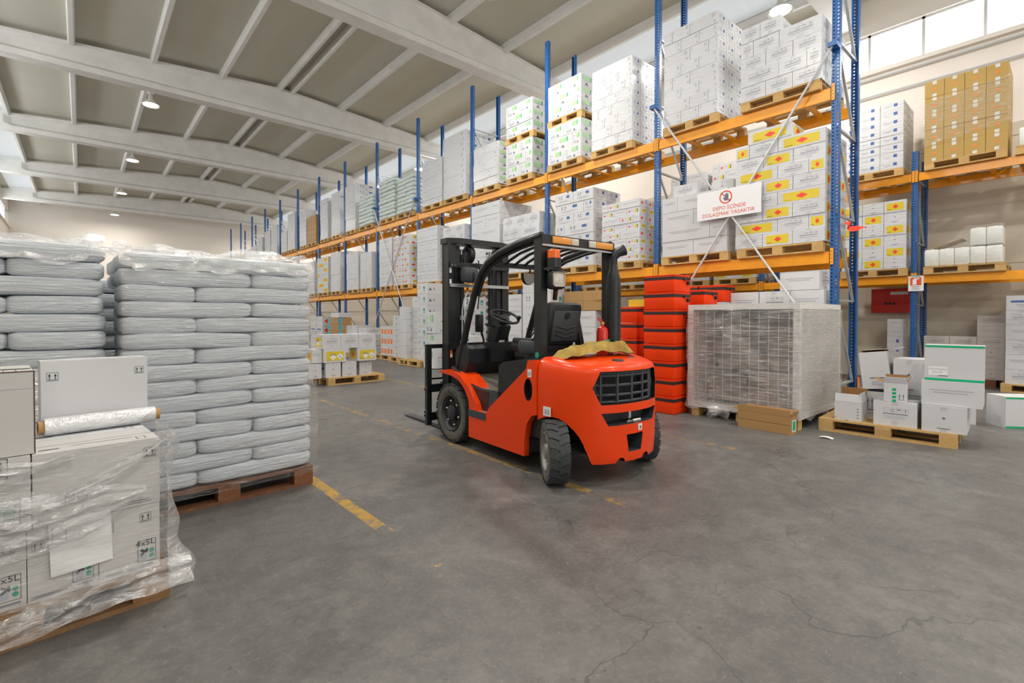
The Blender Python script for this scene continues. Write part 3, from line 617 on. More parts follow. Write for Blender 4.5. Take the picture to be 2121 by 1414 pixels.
n = 'the little brown load at the far rack end'; rpal(34.7, 35.8, B2, n); stack(34.7, 35.8, U, 5.4, XF, .9, 3, 2, 1, 'carton_brown', None, None, n, brick=False, col='brown')
# lower level
n = 'the yellow-label load right of the sign'; rpal(2.3, 3.55, B1, n, True); stack(2.3, 3.55, Lo, 3.96, XF, .95, 8, 3, 3, cf, 'icons', 'yellow_side', n, alt=('yellow', 'icons'))
carton(XF + .25, 3.05, 3.962, .5, .62, .2, template(cf, 'yellow', 'yellow_side'), 'single yellow-label carton lying on top of the load right of the sign', 'cartons on ' + n)
n = 'the low load behind the warning sign'; rpal(3.68, 4.85, B1, n, True); stack(3.68, 4.85, Lo, 3.4, XF, .95, 4, 2, 2, w, 'text', 'icons', n)
stack(4.25, 4.7, 3.4, 3.62, XF + .1, .4, 1, 1, 1, w, 'icons', 'icons', 'the low load behind the sign, top', brick=False); stack(3.72, 4.1, 3.4, 3.6, XF + .3, .4, 1, 1, 1, w, 'dot', 'icons', 'the low load behind the sign, top right', brick=False)
n = 'the red-and-yellow-mark load left of the second post'; rpal(5.32, 6.2, B1, n, True); stack(5.32, 6.2, Lo, 3.52, XF, .8, 8, 3, 3, cf, 'mixed', 'mixed_side', n, alt=('text', 'red'))
n = 'the load above the forklift exhaust'; rpal(6.42, 7.5, B1, n, True); stack(6.42, 7.48, Lo, 3.95, XF, .9, 7, 2, 2, w, 'arrows_side', 'arrows_side', n)
n = 'the load above the forklift roof'; rpal(7.97, 9.25, B1, n, True); stack(7.97, 9.25, Lo, 3.72, XF, .95, 5, 3, 2, cf, 'icons', 'icons', n)
n = 'the tall load above the forklift mast'; rpal(9.36, 10.54, B1, n, True); stack(9.38, 10.54, Lo, 4.22, XF, 1.1, 6, 2, 3, cf, 'text', 'icons', n)
n = 'the load behind the forklift mast'; rpal(10.85, 11.9, B1, n); stack(10.85, 11.9, Lo, 3.85, XF, 1., 7, 2, 2, cf, 'icons', 'icons', n)
n = 'the wrapped load left of the forklift mast'; rpal(12.2, 13.35, B1, n); stack(12.2, 13.35, Lo, 4.0, XF, 1., 8, 3, 2, cf, 'text', 'icons', n)
n = 'the many-label load behind the crossed rods'; rpal(13.8, 14.87, B1, n); stack(13.8, 14.87, Lo, 3.95, XF, .9, 9, 3, 2, w, 'red', 'mixed_side', n, alt=('mixed', 'red'))
n = 'the plain load behind the crossed rods'; rpal(14.97, 15.9, B1, n); stack(14.97, 15.89, Lo, 4.0, XF, .9, 6, 1, 2, cf, 'text', None, n)
n = 'the yellow chequered load far down the rack'
rpal(20.6, 21.85, B1, n); stack(20.6, 21.85, Lo, 3.88, XF, .9, 7, 2, 1, w, 'yellow', 'text', n, alt=('text', 'yellow'))
for y0, y1, z1, nr, nc in [(16.5, 17.45, 3.67, 6, 2), (17.6, 18.69, 3.79, 7, 2), (19.3, 20.3, 3.96, 7, 1), (22.2, 23.2, 3.82, 8, 2), (23.4, 24.4, 3.7, 6, 2), (25.0, 26., 3.7, 6, 2), (26.2, 27.1, 3.6, 6, 2), (27.8, 28.8, 3.7, 6, 2), (30.5, 31.5, 3.7, 6, 2)]:
    n = 'a far lower load'; rpal(y0, y1, B1, n, lab='wooden pallet in the far part of the lower rack level'); stack(y0, y1, Lo, z1, XF, .9, nr, nc, 1, cf, 'arrows', 'arrows_side', n)
# second rack against the wall
XG = 11.90; U2, L2 = C2 + .149, C1 + .149
n = 'the brown taped load under the windows'; rpal(.77, 1.9, C2, n, True, XG); stack(.78, 1.89, U2, 5.68, XG, .9, 5, 4, 3, 'carton_ochre', 'brown', None, n, brick=False, col='brown')
n = 'the blue-logo load under the windows'; rpal(2.2, 3.3, C2, n, True, XG); stack(2.2, 3.3, U2, 5.5, XG, .9, 8, 3, 3, cf, 'logo', 'text', n, brick=False)
n = 'the yellow-label load on the wall rack'; rpal(2.14, 3.2, C1, n, True, XG); stack(2.14, 3.2, L2, 3.58, XG, .9, 6, 3, 3, cf, 'dot', 'text', n, alt=('yellow', 'yellow_side'), brick=False)
for y0, y1, lv, z1, fr, n in ((4.95, 5.95, 'C1', 3.55, 'yellow', 'the yellow-label load seen past the sign'), (6.1, 7.1, 'C1', 3.5, 'arrows', 'the plain load seen past the second post'), (7.85, 8.9, 'C1', 3.4, 'text', 'the load on the wall rack above the forklift roof'), (4.95, 6.0, 'C2', 5.1, 'mixed', 'the upper wall-rack load past the sign'), (6.15, 7.15, 'C2', 5.0, 'text', 'the upper wall-rack load past the second post'), (3.4, 4.4, 'C1', 2.62, 'dot', 'the low wall-rack load behind the sign'), (9.1, 10.2, 'C1', 2.6, 'green', 'the wall-rack load above the seat'), (10.6, 11.8, 'C1', 2.5, 'text', 'the wall-rack load right of the mast'), (13.4, 14.6, 'C1', 2.45, 'red', 'the wall-rack load left of the mast'), (16.3, 17.5, 'C1', 2.5, 'green', 'the wall-rack load behind the crossed rods')):
    zb = C1 if lv == 'C1' else C2; rpal(y0, y1, zb, n, False, XG); stack(y0, y1, zb + .149, z1, XG, .9, max(1, round((z1 - zb - .146) / .22)), 3, 2, w, fr, 'text', n, alt=('text', 'text'))

# ------------------------------------------------------------------ goods on the floor
def box1(x, y, z, dx, dy, dz, mat, front, side, label, rz=0.0, group=None, name='carton', build=None):
    carton(x, y, z, dx, dy, dz, template(mat, front, side), label, group, R(rz))
# pallet of hazard-label cartons in the aisle (front face towards -y)
def aisle_pallet():
    X0, Yf = 3.53, 9.42; pallet(X0 + .6, Yf + .4, 0, 'wooden pallet standing in the aisle under the yellow hazard-label cartons', None, R(90 + 3), detail=True)
    w = 'carton_white'; g = 'cartons on the aisle pallet'; yb = Yf + .2
    for i, (x, wd, nm) in enumerate(((-.02, .30, 'first'), (.315, .30, 'second'), (.74, .0, ''))):
        if wd: box1(X0 + x + wd / 2, yb + .02 * i, .146, wd - .006, .36, .29, w, 'wordmark', 'dot', f'{nm} carton from left in the bottom course on the aisle pallet', 2, g)
    box1(X0 + .60, yb + .38, .146, .17, .3, .27, w, 'text', 'text', 'narrow set-back carton in the bottom course on the aisle pallet', 2, g)
    box1(X0 + .83, yb + .08, .146, .27, .34, .29, w, 'wordmark', 'dot', 'rightmost carton in the bottom course on the aisle pallet', 3, g)
    box1(X0 - .20, yb + .02, .146, .24, .34, .28, w, 'wordmark', 'dot', 'end carton beside the bag stack in the bottom course on the aisle pallet', 2, g)
    box1(X0 + .16, yb - .02, .44, .44, .34, .265, w, 'yellow', 'hazard', 'carton with yellow hazard panel, left in the middle course on the aisle pallet', 2, g)
    box1(X0 - .16, yb + .03, .44, .18, .34, .26, w, 'yellow', 'text', 'narrow white carton beside the hazard panel, middle course on the aisle pallet', 2, g)
    box1(X0 + .82, yb, .44, .42, .34, .265, w, 'yellow', 'hazard', 'carton with yellow hazard panel, right in the middle course on the aisle pallet', 4, g)
    for i, nm in enumerate(('left', 'middle', 'right')): box1(X0 + .10 + i * .37, yb + .015 * i, .708, .365, .36, .27, w, 'hazard' if i == 0 else 'text', 'icons', f'{nm} carton of the top course on the aisle pallet', 2.5, g)
aisle_pallet()
# row of floor pallets along the rack, left of the forklift
def floor_row():
    w = 'carton_white'
    for x, y, L, lab in ((7.1, 11.95, 1.2, 'floor pallet under the green-mark carton tower left of the mast'), (7.35, 13.05, 1.0, 'floor pallet under the large plain carton column'), (7.5, 14.4, 1.2, 'floor pallet under the orange-label cartons')): pallet(x, y, 0, lab, None, 0, detail=True, L=L)
    n = 'the green-mark tower beside the mast'
    for k in range(7):
        box1(7.0 + .28, 11.72, .146 + .3 * k, .55, .5, .297, w, 'greenbar', 'triangle', f'carton {ORD[k]} up in the green-mark tower left of the forklift mast', random.uniform(-.5, .5), 'green-mark tower cartons')
    for k in range(6):
        box1(7.05 + .3, 12.20, .146 + .29 * k, .5, .42, .287, w, 'text', None, f'plain carton {ORD[k]} up in the column behind the green-mark tower', random.uniform(-.2, .2), 'plain column behind the green-mark tower')
    for k in range(4):
        box1(6.92 + .2, 12.62, .146 + .37 * k, .42, .40, .366, w, None, 'icons', f'large plain carton {ORD[k]} up in the four-high column', random.uniform(-1, 1), 'large plain column')
    for k in range(7):
        for i in range(2): box1(7.05 + .2, 13.0 + .31 * i, .146 + .175 * k, .42, .3, .172, w, 'greenbar', 'text', f'small carton {ORD[k]} up, {"right" if i == 0 else "left"} column, beside the four-high plain column', 0, 'small carton block')
    for k in range(3):
        for i in range(2): box1(7.1 + .2, 13.75 + .4 * i, .146 + .3 * k, .42, .38, .297, w, 'orange', 'orange' if k == 2 else None, f'orange-label carton {ORD[k]} up, {"right" if i == 0 else "left"}, beyond the aisle pallet', 0, 'orange-label cartons')
    # loose goods farther along, under the rack
    box1(7.2, 15.47, 0, .7, .8, .75, w, 'text', 'icons', 'big white carton on the floor behind the aisle pallet', 5); box1(7.25, 15.5, .753, .5, .7, .22, w, 'text', 'icons', 'flat white carton topping the big one behind the aisle pallet', -4)
    for i, (x, y) in enumerate(((7.05, 16.4), (7.0, 17.42))): pallet(x, y, 0, ('floor pallet under the film-wrapped carton heap', 'floor pallet under the brown blue-label cartons')[i], None, 0, detail=False, L=1.0)
    for k in range(3):
        for i in range(2): box1(7.0 + .15 * k, 16.15 + .5 * i, .146 + .3 * k, .6, .48, .297, 'carton_film', 'arrows', 'arrows', f'film-wrapped carton {ORD[k]} up, {"right" if i == 0 else "left"}, in the heap behind the aisle pallet', random.uniform(-4, 4), 'film-wrapped heap cartons')
    for k in range(5): box1(6.95, 17.3, .146 + .235 * k, .5, .95, .232, 'carton_brown', 'cyan', 'cyan', f'brown carton with blue label, {ORD[k]} up, behind the aisle pallet', random.uniform(-2, 2), 'brown blue-label cartons')
    box1(6.95, 17.1, 1.322, .5, .6, .16, w, None, None, 'white carton lying on the brown blue-label cartons', 3)
    for k in range(4):
        for i in range(2): box1(6.95, 18.5 + .62 * i, .34 * k, .55, .6, .336, w, 'wordmark' if k == 2 else 'text', 'red' if k > 1 else None, f'white carton {ORD[k]} up, {"right" if i == 0 else "left"}, beside the bag stack edge under the far rack', random.uniform(-2, 2), 'far floor cartons')
    # seen through the forklift
    for k in range(6): box1(7.55, 10.08, .146 + .28 * k, .5, .36, .277, w, 'greenbar', 'greenbar', f'green-mark carton {ORD[k]} up in the column seen through the forklift mast', 0, 'green-mark column behind the mast')
    for k in range(6): box1(7.7 + .28, 8.72, .146 + .285 * k, .55, .5, .282, w, 'text', 'red', f'red-diamond carton {ORD[k]} up in the column behind the steering wheel', 0, 'red-diamond column')
    for k in range(6): box1(7.38 + .2, 7.63, .146 + .34 * k, .4, .87, .337, w, 'text' if k % 2 else 'greenbar', 'greenbar', f'wide white carton {ORD[k]} up in the column behind the driver seat', random.uniform(-.5, .5), 'wide column behind the seat')
    box1(6.98, 9.42, .0, .45, .5, .45, w, 'green', 'icons', 'green-label carton on the floor seen through the load backrest', 3); box1(6.95, 9.45, .452, .45, .5, .42, w, 'green', 'icons', 'green-label carton stacked second up, seen through the load backrest', -2)
    box1(6.9, 10.85, .02, .45, .5, .52, w, 'green', 'icons', 'green-label carton nearest the mast foot', 2); box1(6.95, 10.85, .545, .45, .5, .36, w, 'green', 'dot', 'carton on the one nearest the mast foot', -2); box1(6.9, 10.83, .908, .4, .46, .55, w, 'green', 'dot', 'tall green-label carton topping the pile beside the mast', 1)
    for x, y, L in ((8.0, 6.55, 1.0), (7.60, 7.65, 1.0), (8.1, 8.8, .9), (7.85, 10.1, .9)): pallet(x - .2, y, 0, f'floor pallet under the cartons {"right of the seat" if y < 7 else "behind the seat" if y < 8.5 else "behind the wheel" if y < 9 else "behind the mast"}', None, 0, detail=False, L=L)
    for k in range(4): box1(7.95, 6.6, .146 + .325 * k, .5, .66, .322, w, 'text', 'icons', f'white carton {ORD[k]} up in the column beside the fire extinguisher', random.uniform(-.8, .8), 'column beside the extinguisher')
    for k in range(2):
        for i in range(2): box1(7.95, 6.35 + .52 * i, 1.452 + .2 * k, .5, .5, .197, 'carton_brown', None, 'text', f'brown carton, {("lower", "upper")[k]} {("right", "left")[i]}, above the fire extinguisher', random.uniform(-3, 3), 'brown cartons above the extinguisher')
    # behind the orange crates and the wrapped crate
    box1(7.75, 5.60, 0, .12, .32, 1.5, 'carton_white', None, None, 'tall white board standing beside the short orange crate stack')
    for k in range(5):
        for i in range(3): box1(7.80 + .25, 2.52 + .44 * i, .34 * k, .5, .43, .337, w, ('text', 'icons')[(k + i) % 2], 'icons', f'white carton {ORD[k]} up, {("right", "middle", "left")[i]}, behind the film-wrapped crate', random.uniform(-.6, .6), 'cartons behind the wrapped crate')
    box1(8.06, 2.62, 1.703, .5, .52, .26, w, 'text', 'icons', 'white carton lying on top of those behind the wrapped crate', -1)
floor_row()
# orange crates with black strapping
def orange_crate(x, y, z, dx, dy, dz, rz, label, group):
    t = empty('orange_crate', (x, y, z), R(rz), label=label, cat='crate', group=group)
    a = MB(); a.cbox((0, 0, dz / 2 - .002), (dx, dy, dz - .006), 'crate_orange', .012)
    a.cbox((0, 0, dz - .012), (dx + .012, dy + .012, .016), 'crate_orange', .004); a.build('body', t, sharp=50)
    b = MB(); h = dz * .70; b.box(-dx / 2 - .004, -dy / 2 - .004, h, dx / 2 + .004, dy / 2 + .004, h + dz * .17, 'strap_black'); b.build('strap', t)
    c = MB(); c.cbox((dx * .12, -dy / 2 - .012, h + dz * .04), (.06, .02, .03), 'strap_black', .004); c.cbox((dx * .3, -dy / 2 - .018, h - dz * .16), (.05, .03, .05), 'plastic_black', .008); c.build('buckle', t)
for k in range(8): orange_crate(6.16 + random.uniform(-.006, .006), 3.755, .236 * k, .42, .47, .236, random.uniform(-1.5, 1.5), f'orange strapped crate {ORD[k]} up in the tallest crate stack', 'crates of the tallest orange stack')
for k in range(6): orange_crate(6.55, 4.53, .245 * k, .42, .33, .244, random.uniform(-1.5, 1.5), f'orange strapped crate {ORD[k]} up in the short stack beside the forklift', 'crates of the short orange stack')
for k in range(7): orange_crate(7.0, 3.72, .245 * k, .42, .36, .244, random.uniform(-2, 2), f'orange strapped crate {ORD[k]} up in the stack half hidden behind the wrapped crate', 'crates of the half hidden orange stack')
for i in range(2): orange_crate(7.75, 4.225 - .41 * i, 1.552, .42, .385, .27, random.uniform(-1, 1), f'{("left", "right")[i]} orange crate in the raised row behind the wrapped crate', 'raised orange crates')
for k in range(5):
    for i in range(2): box1(7.75, 4.225 - .41 * i, .31 * k, .42, .39, .309, 'carton_white', None, None, f'white carton {ORD[k]} up under the raised {("left", "right")[i]} orange crate', 0, 'cartons under the raised crates')
box1(6.55, 4.45, 1.474, .2, .3, .11, 'label_yellow', None, None, 'small yellow box lying on the short orange crate stack', 2)
# film-wrapped white crate with wire-mesh front
def wrapped_crate():
    X0, X1, y0, y1, z0, z1 = 6.16, 7.64, 2.06, 3.43, .12, 1.475
    t = empty('wire_crate', (X0, y0, 0), label='big white framed crate with wire-mesh front, wrapped in stretch film', cat='crate'); D = lambda x, y, z: (x - X0, y - y0, z)
    f = MB(); f.M = Matrix.Translation((-X0, -y0, 0)); c = .07
    for x in (X0, X1 - c):
        for y in (y0, y1 - c): f.box(x, y, z0, x + c, y + c, z1, 'painted_white')
    for z in (z0, z1 - c):
        for y in (y0, y1 - c): f.box(X0 + c, y + .004, z, X1 - c, y + c - .004, z + c, 'painted_white')
        for x in (X0, X1 - c): f.box(x + .004, y0 + c, z, x + c - .004, y1 - c, z + c, 'painted_white')
    f.build('frame', t)
    m = MB(); m.M = Matrix.Translation((-X0, -y0, 0))
    for i in range(11): yy = y0 + c + (y1 - y0 - 2 * c) * (i + .5) / 11; m.tube([(X0 + .03, yy, z0 + c), (X0 + .03, yy, z1 - c)], .0028, 'painted_white', 6)
    for i in range(4): zz = z0 + .18 + .28 * i; m.tube([(X0 + .026, y0 + c, zz), (X0 + .026, y1 - c, zz)], .0028, 'painted_white', 6)
    m.build('wire_mesh', t)
    s = MB(); s.M = Matrix.Translation((-X0, -y0, 0)); s.box(X0 + c, y0 + .01, z0 + c, X1 - c, y0 + .03, z1 - c, 'crate_side'); s.box(X0 + c, y1 - .03, z0 + c, X1 - c, y1 - .01, z1 - c, 'crate_side'); s.box(X1 - .03, y0 + c, z0 + c, X1 - .01, y1 - c, z1 - c, 'crate_side'); s.box(X0 + c, y0 + c, z1 - .03, X1 - c, y1 - c, z1 - .01, 'crate_side'); s.box(X0 + c, y0 + c, z0 + .02, X1 - c, y1 - c, z0 + .04, 'crate_side'); s.build('side_panel', t)
    b = MB(); b.M = Matrix.Translation((-X0, -y0, 0))
    for yy in (y0 + .02, (y0 + y1) / 2 - .05, y1 - .14):
        b.box(X0 + .03, yy, 0, X0 + .15, yy + .1, z0, 'pallet_wood'); b.box(X1 - .15, yy, 0, X1 - .03, yy + .1, z0, 'pallet_wood')
    b.build('foot', t)
    b = MB(); b.M = Matrix.Translation((-X0, -y0, 0))
    for (ya, yb, za, zb, x) in ((2.2, 2.75, .2, .62, 6.45), (2.8, 3.3, .2, .5, 6.5), (2.3, 3.2, .64, .8, 6.55), (2.2, 2.6, .82, 1.2, 6.6), (2.75, 3.25, .82, 1.05, 6.5), (2.9, 3.3, 1.06, 1.3, 6.6)): b.box(x, ya, za, x + .5, yb, zb, 'brown_film_stuff')
    b.build('contents', t)
    w = tag(MB().grid(70, 30, lambda u, v: ring(u, v), 'film_crate').build('stretch_film', None), 'streaky stretch film wound tightly around the wire-mesh crate', 'film')
def ring(u, v):
    X0, X1, y0, y1 = 6.148, 7.652, 2.048, 3.442; P = [(X1, y0), (X0, y0), (X0, y1), (X1, y1)]; s = u * 3; i = min(2, int(s)); a, b = P[i], P[i + 1]; k = s - i
    x, y = a[0] + (b[0] - a[0]) * k, a[1] + (b[1] - a[1]) * k; w = .004 * math.sin(40 * u + 9 * v) + .003 * math.sin(23 * v + 60 * u)
    z = .15 + 1.26 * v + .012 * math.sin(17 * u)
    if v < .03: z -= .05 * max(0, math.sin(50 * u + 1)); w += .015
    return (x - w if x < 6.5 else x + w, y - w if y < 2.5 else y + w, z)
wrapped_crate()
mb = MB(); mb.grid(9, 7, lambda u, v: (6.13 - .05 * math.sin(v * 3), 3.12 - .28 * u + .02 * math.sin(9 * v), .16 - .13 * v + .02 * math.sin(7 * u + 4 * v)), 'film_bunched'); tag(mb.build('film_scrap'), 'torn scrap of film hanging from the lower edge of the wire-mesh crate', 'film')
# open brown box in front of the crate
def open_box(name, label, loc, rz, dx, dy, dz, mat, inside, flaps, art=None, cat='carton'):
    """box open at the top; flaps: list of (side, angle from vertical outward, length)"""
    t = empty(name, loc, R(rz), label=label, cat=cat); b = MB(); th = .005
    b.box(-dx / 2, -dy / 2, 0, dx / 2, dy / 2, th, mat)
    for x in (-dx / 2, dx / 2 - th): b.box(x, -dy / 2, th, x + th, dy / 2, dz, mat)
    for y in (-dy / 2, dy / 2 - th): b.box(-dx / 2 + th, y, th, dx / 2 - th, y + th, dz, mat)
    e = .0012
    for x, s in ((-dx / 2 + th + e, 1), (dx / 2 - th - e, -1)): b.quad((x, -dy / 2 + th, .01), (0, dy - 2 * th, 0), (0, 0, dz - .012), inside)
    for y in (-dy / 2 + th + e, dy / 2 - th - e): b.quad((-dx / 2 + th, y, .01), (dx - 2 * th, 0, 0), (0, 0, dz - .012), inside)
    b.quad((-dx / 2 + th, -dy / 2 + th, th + e), (dx - 2 * th, 0, 0), (0, dy - 2 * th, 0), inside)
    if art:
        for fs in art: art_on(b, fs, dx, dy, dz)
    b.build('body', t)
    for side, ang, ln in flaps:
        f = MB(); a = R(ang); L = dy if side in '-x+x' else dx
        n = {'-x': (-1, 0), '+x': (1, 0), '-y': (0, -1), '+y': (0, 1)}[side]; u = (-n[1], n[0]); half = (dy if n[0] else dx) / 2 - .004; base = (n[0] * dx / 2, n[1] * dy / 2)
        tip = (n[0] * math.sin(a) * ln, n[1] * math.sin(a) * ln, math.cos(a) * ln); nx = (n[0] * math.cos(a), n[1] * math.cos(a), -math.sin(a))
        A = Vector((base[0] - u[0] * half, base[1] - u[1] * half, dz)); U = Vector((u[0] * half * 2, u[1] * half * 2, 0)); V = Vector(tip); N = Vector(nx) * .002
        vs = [A + N, A + U + N, A + U + V + N, A + V + N, A - N, A + U - N, A + U + V - N, A + V - N]
        f.add(vs, [(0, 1, 2, 3), (0, 1, 5, 4), (1, 2, 6, 5), (2, 3, 7, 6), (3, 0, 4, 7)], mat); f.add([p - N * .3 for p in vs[4:]], [(3, 2, 1, 0)], inside); f.build('flap', t)
    return t
def art_on(b, fs, dx, dy, dz):
    side, style = fs; e = .0015
    o, u, n, wd = {'-x': ((-dx / 2, dy / 2, 0), (0, -dy, 0), (-e, 0, 0), dy), '-y': ((-dx / 2, -dy / 2, 0), (dx, 0, 0), (0, -e, 0), dx)}[side]
    F = Face(b, o, u, (0, 0, dz), n, wd / dz)
    if callable(style): style(F)
    else: F.art(style)
def brown_art(F):
    F.rect(0, .52, 1, .535, 'seam_dark')
open_box('carton', 'open brown carton on the floor against the wire-mesh crate', (5.99, 2.35, 0), -3, .15, .60, .2, 'carton_brown', 'carton_inside', [('-x', 4, .07), ('+x', 40, .07), ('-y', 20, .07), ('+y', 75, .07)],
         [('-x', brown_art), ('-y', lambda F: (F.rect(.2, .15, .85, .8, 'label_white'), F.rect(.3, .22, .75, .75, 'tape_green', 2)))])
mb = MB(); mb.grid(6, 4, lambda u, v: (6.02 + .07 * v, 1.69 + .13 * u, .004 + .012 * abs(math.sin(3 * u))), 'label_white'); tag(mb.build('paper_scrap'), 'crumpled white paper scrap on the floor before the open cartons pallet', 'paper')
# pallet with odd cartons by the near rack end
def odd_pallet():
    pallet(6.87, 1.37, 0, 'wooden pallet carrying the open and green-striped cartons', None, R(3.3), detail=True); w = 'carton_white'; z = .146; rz = 3.3
    small = lambda F: (F.poly([(.06 + .04 * math.cos(q * .785), .12 + .05 * math.sin(q * .785)) for q in range(8)], 'ink_pale'), F.rect(.16, .1, .42, .12, 'ink_pale'), [F.rect(.84, .15 + i * .16, .9, .2 + i * .16, 'ink') for i in range(4)], F.rect(.4, .0, .52, .03, 'ink'))
    open_box('carton', 'small open carton at the crate end of the odd-carton pallet', (6.64, 1.68, z), rz, .30, .255, .21, w, 'carton_inside', [('-x', -8, .09), ('-y', -12, .10), ('+x', 0, .13)], [('-x', small)])
    box1(7.04, 1.56, z, .34, .30, .30, w, 'fragile', 'text', 'white carton with an upright arrow, behind the small open carton', rz)
    t = open_box('carton', 'tall tilted white carton with a lid flap sticking out, beside the rack post', (7.07, 1.50, z + .33), rz + 2, .36, .27, .42, w, 'carton_inside', [('+x', -84, .30), ('-x', -88, .2), ('-y', 72, .13)], [('-x', lambda F: (F.rect(.3, .28, .85, .31, 'ink'), [F.rect(.35 + i * .1, .10, .42 + i * .1, .22, 'ink_pale') for i in range(5)]))])
    t.rotation_euler = (R(-7), R(3), R(rz))
    box1(7.10, 1.25, z, .30, .30, .29, w, 'text', 'text', 'white carton hidden low between the open cartons and the rack post', rz); box1(7.12, 1.22, z + .295, .36, .28, .40, w, 'dot', 'text', 'white carton behind the tilted one, topmost beside the orange post guard', rz)
    box1(6.68, 1.26, z, .34, .37, .255, w, 'icons', 'text', 'white carton with handling icons carrying an open green-taped carton', rz)
    open_box('carton', 'open carton with green tape and arrows on the icon carton', (6.66, 1.27, z + .258), rz + 6, .27, .20, .20, w, 'carton_inside', [('-x', 22, .07), ('-y', 25, .08), ('+y', 70, .09), ('+x', 10, .07)],
             [('-x', lambda F: (F.arrows(.75, .12, .16, .32, 'ink'), [F.rect(.36, .0 + i * .2, .52, .13 + i * .2, 'tape_green', 2) for i in range(4)], F.rect(.35, 0, .53, .75, 'tape_clear'))), ('-y', lambda F: (F.poly([(.5, .35), (.9, .35), (.72, .8)], 'ink_pale'), F.rect(.1, .3, .8, .33, 'ink'), F.rect(.1, .1, .2, .2, 'ink'), F.rect(.5, .1, .6, .2, 'ink')))])
    box1(6.77, .87, z, .50, .345, .262, w, 'dot', 'text', 'white carton at the near corner of the odd-carton pallet', rz)
    box1(6.78, .82, z + .266, .46, .46, .25, w, 'text', None, 'wide white carton under the standing green-striped carton', rz)
    def stripes(F): F.rect(.0, .93, 1, .985, 'tape_green'); F.rect(.0, .0, 1, .06, 'tape_green')
    t = empty('carton', (6.68, .80, z + .52), R(rz + 1), label='green-striped white carton standing on top of the odd-carton pallet', cat='carton'); b = MB(); dx, dy, dz = .2, .45, .36
    b.box(-dx / 2, -dy / 2, 0, dx / 2, dy / 2, dz, w); art_on(b, ('-x', stripes), dx, dy, dz); b.quad((-dx / 2 - .002, dy / 2 - .03, .05), (0, -.15, 0), (0, 0, .09), 'label_white')
    write(b, 'HELPHORIX', .026, (-dx / 2 - .003, dy / 2 - .105, .105), (0, -1, 0), (0, 0, 1), 'ink_pale'); write(b, '500 GR.', .026, (-dx / 2 - .003, dy / 2 - .105, .075), (0, -1, 0), (0, 0, 1), 'ink_pale'); b.quad((-dx / 2 - .003, dy / 2 - .11, .045), (0, -.07, 0), (0, 0, .008), 'ink'); b.build('body', t)
    f = MB(); f.box(-.004, -.12, 0, .004, .0, .15, w); o = f.build('flap', t, (-.05, dy / 2 + .012, .0)); o.rotation_euler = (R(-14), 0, 0)
    t = empty('carton', (8.22, .50, 0), R(38), label='green-striped white carton lying on the floor behind the odd-carton pallet', cat='carton'); b = MB(); dx, dy, dz = .3, .62, .37
    b.M = Matrix.Translation((.15, -.28, 0))
    b.box(-dx / 2, -dy / 2, 0, dx / 2, dy / 2, dz, w); art_on(b, ('-x', stripes), dx, dy, dz); b.build('body', t)
    box1(8.28, .95, 0, .3, .26, .34, w, 'wordmark', 'text', 'white carton behind the floor-lying green-striped carton', 20)
odd_pallet()
# goods at floor level of the wall rack
def wall_floor():
    w, p = 'carton_white', 'carton_pinkish'
    pallet(12.6, .25, 0, 'floor pallet under the blue-wordmark carton stack at the wall rack', None, 0, detail=True); pallet(12.95, 1.44, 0, 'floor pallet under the pinkish cartons along the wall', None, 0, detail=True, wood='pallet_dark', L=1.0, Wd=.6)
    for k in range(6):
        for i in range(3): box1(12.25 + .28, .6 - .4 * i, .146 + .258 * k, .56, .395, .255, 'carton_film' if k in (2, 4) else w, ('icons', 'text', 'icons', 'text', 'icons', 'wordmark')[k], 'text', f'white carton {ORD[k]} up, {("left", "middle", "right")[i]}, in the wall-rack floor stack', random.uniform(-.6, .6), 'wall-rack floor stack')
    box1(12.5, .25, 1.697, .5, .5, .1, w, None, None, 'flat white carton topping the wall-rack floor stack')
    for k in range(6):
        for i in range(3):
            if k > 3 and i > 0: continue
            box1(12.98, 1.02 + .39 * i, .146 + .2 * k, .45, .385, .198, p, ('dot', 'text', 'dot', 'icons', 'text', 'text')[k], None, f'pinkish carton {ORD[k]} up, {("right", "middle", "left")[i]}, against the back wall', 0, 'pinkish wall cartons')
    for k in range(7): box1(12.75, 2.42, .0 + .183 * k, .4, .26, .181, w, 'logo' if k in (4, 3) else 'text', 'text', f'small white carton {ORD[k]} up in the slim column below the red cabinet', 0, 'slim column below the cabinet')
    for i in range(2): box1(9.4 + .5 * i, 3.3, 0, .45, .5, .62, w, 'text', 'text', f'{("near", "far")[i]} white carton on the floor behind the wrapped crate post', 0, 'cartons behind the crate post')
    o = empty('hose_cabinet', (WR, 2.6, 1.41), label='red fire hose cabinet on the wall behind the second rack', cat='cabinet'); b = MB(); b.box(-.16, -.36, 0, -.012, .36, .52, 'cabinet_red'); b.box(-.165, -.34, .02, -.16, .34, .50, 'cabinet_red'); b.build('body', o)
    b = MB(); b.quad((-.168, .02, .39), (0, -.30, 0), (0, 0, .06), 'sign_white')
    write(b, 'YANGIN DOLABI', .034, (-.170, -.13, .408), (0, -1, 0), (0, 0, 1), 'ink'); b.build('name_plate', o)
    b = MB()
    for i in range(3): b.cbox((-.172, .1 - .07 * i, .2), (.012, .045, .05), 'plastic_black')
    b.build('latch', o)
wall_floor()
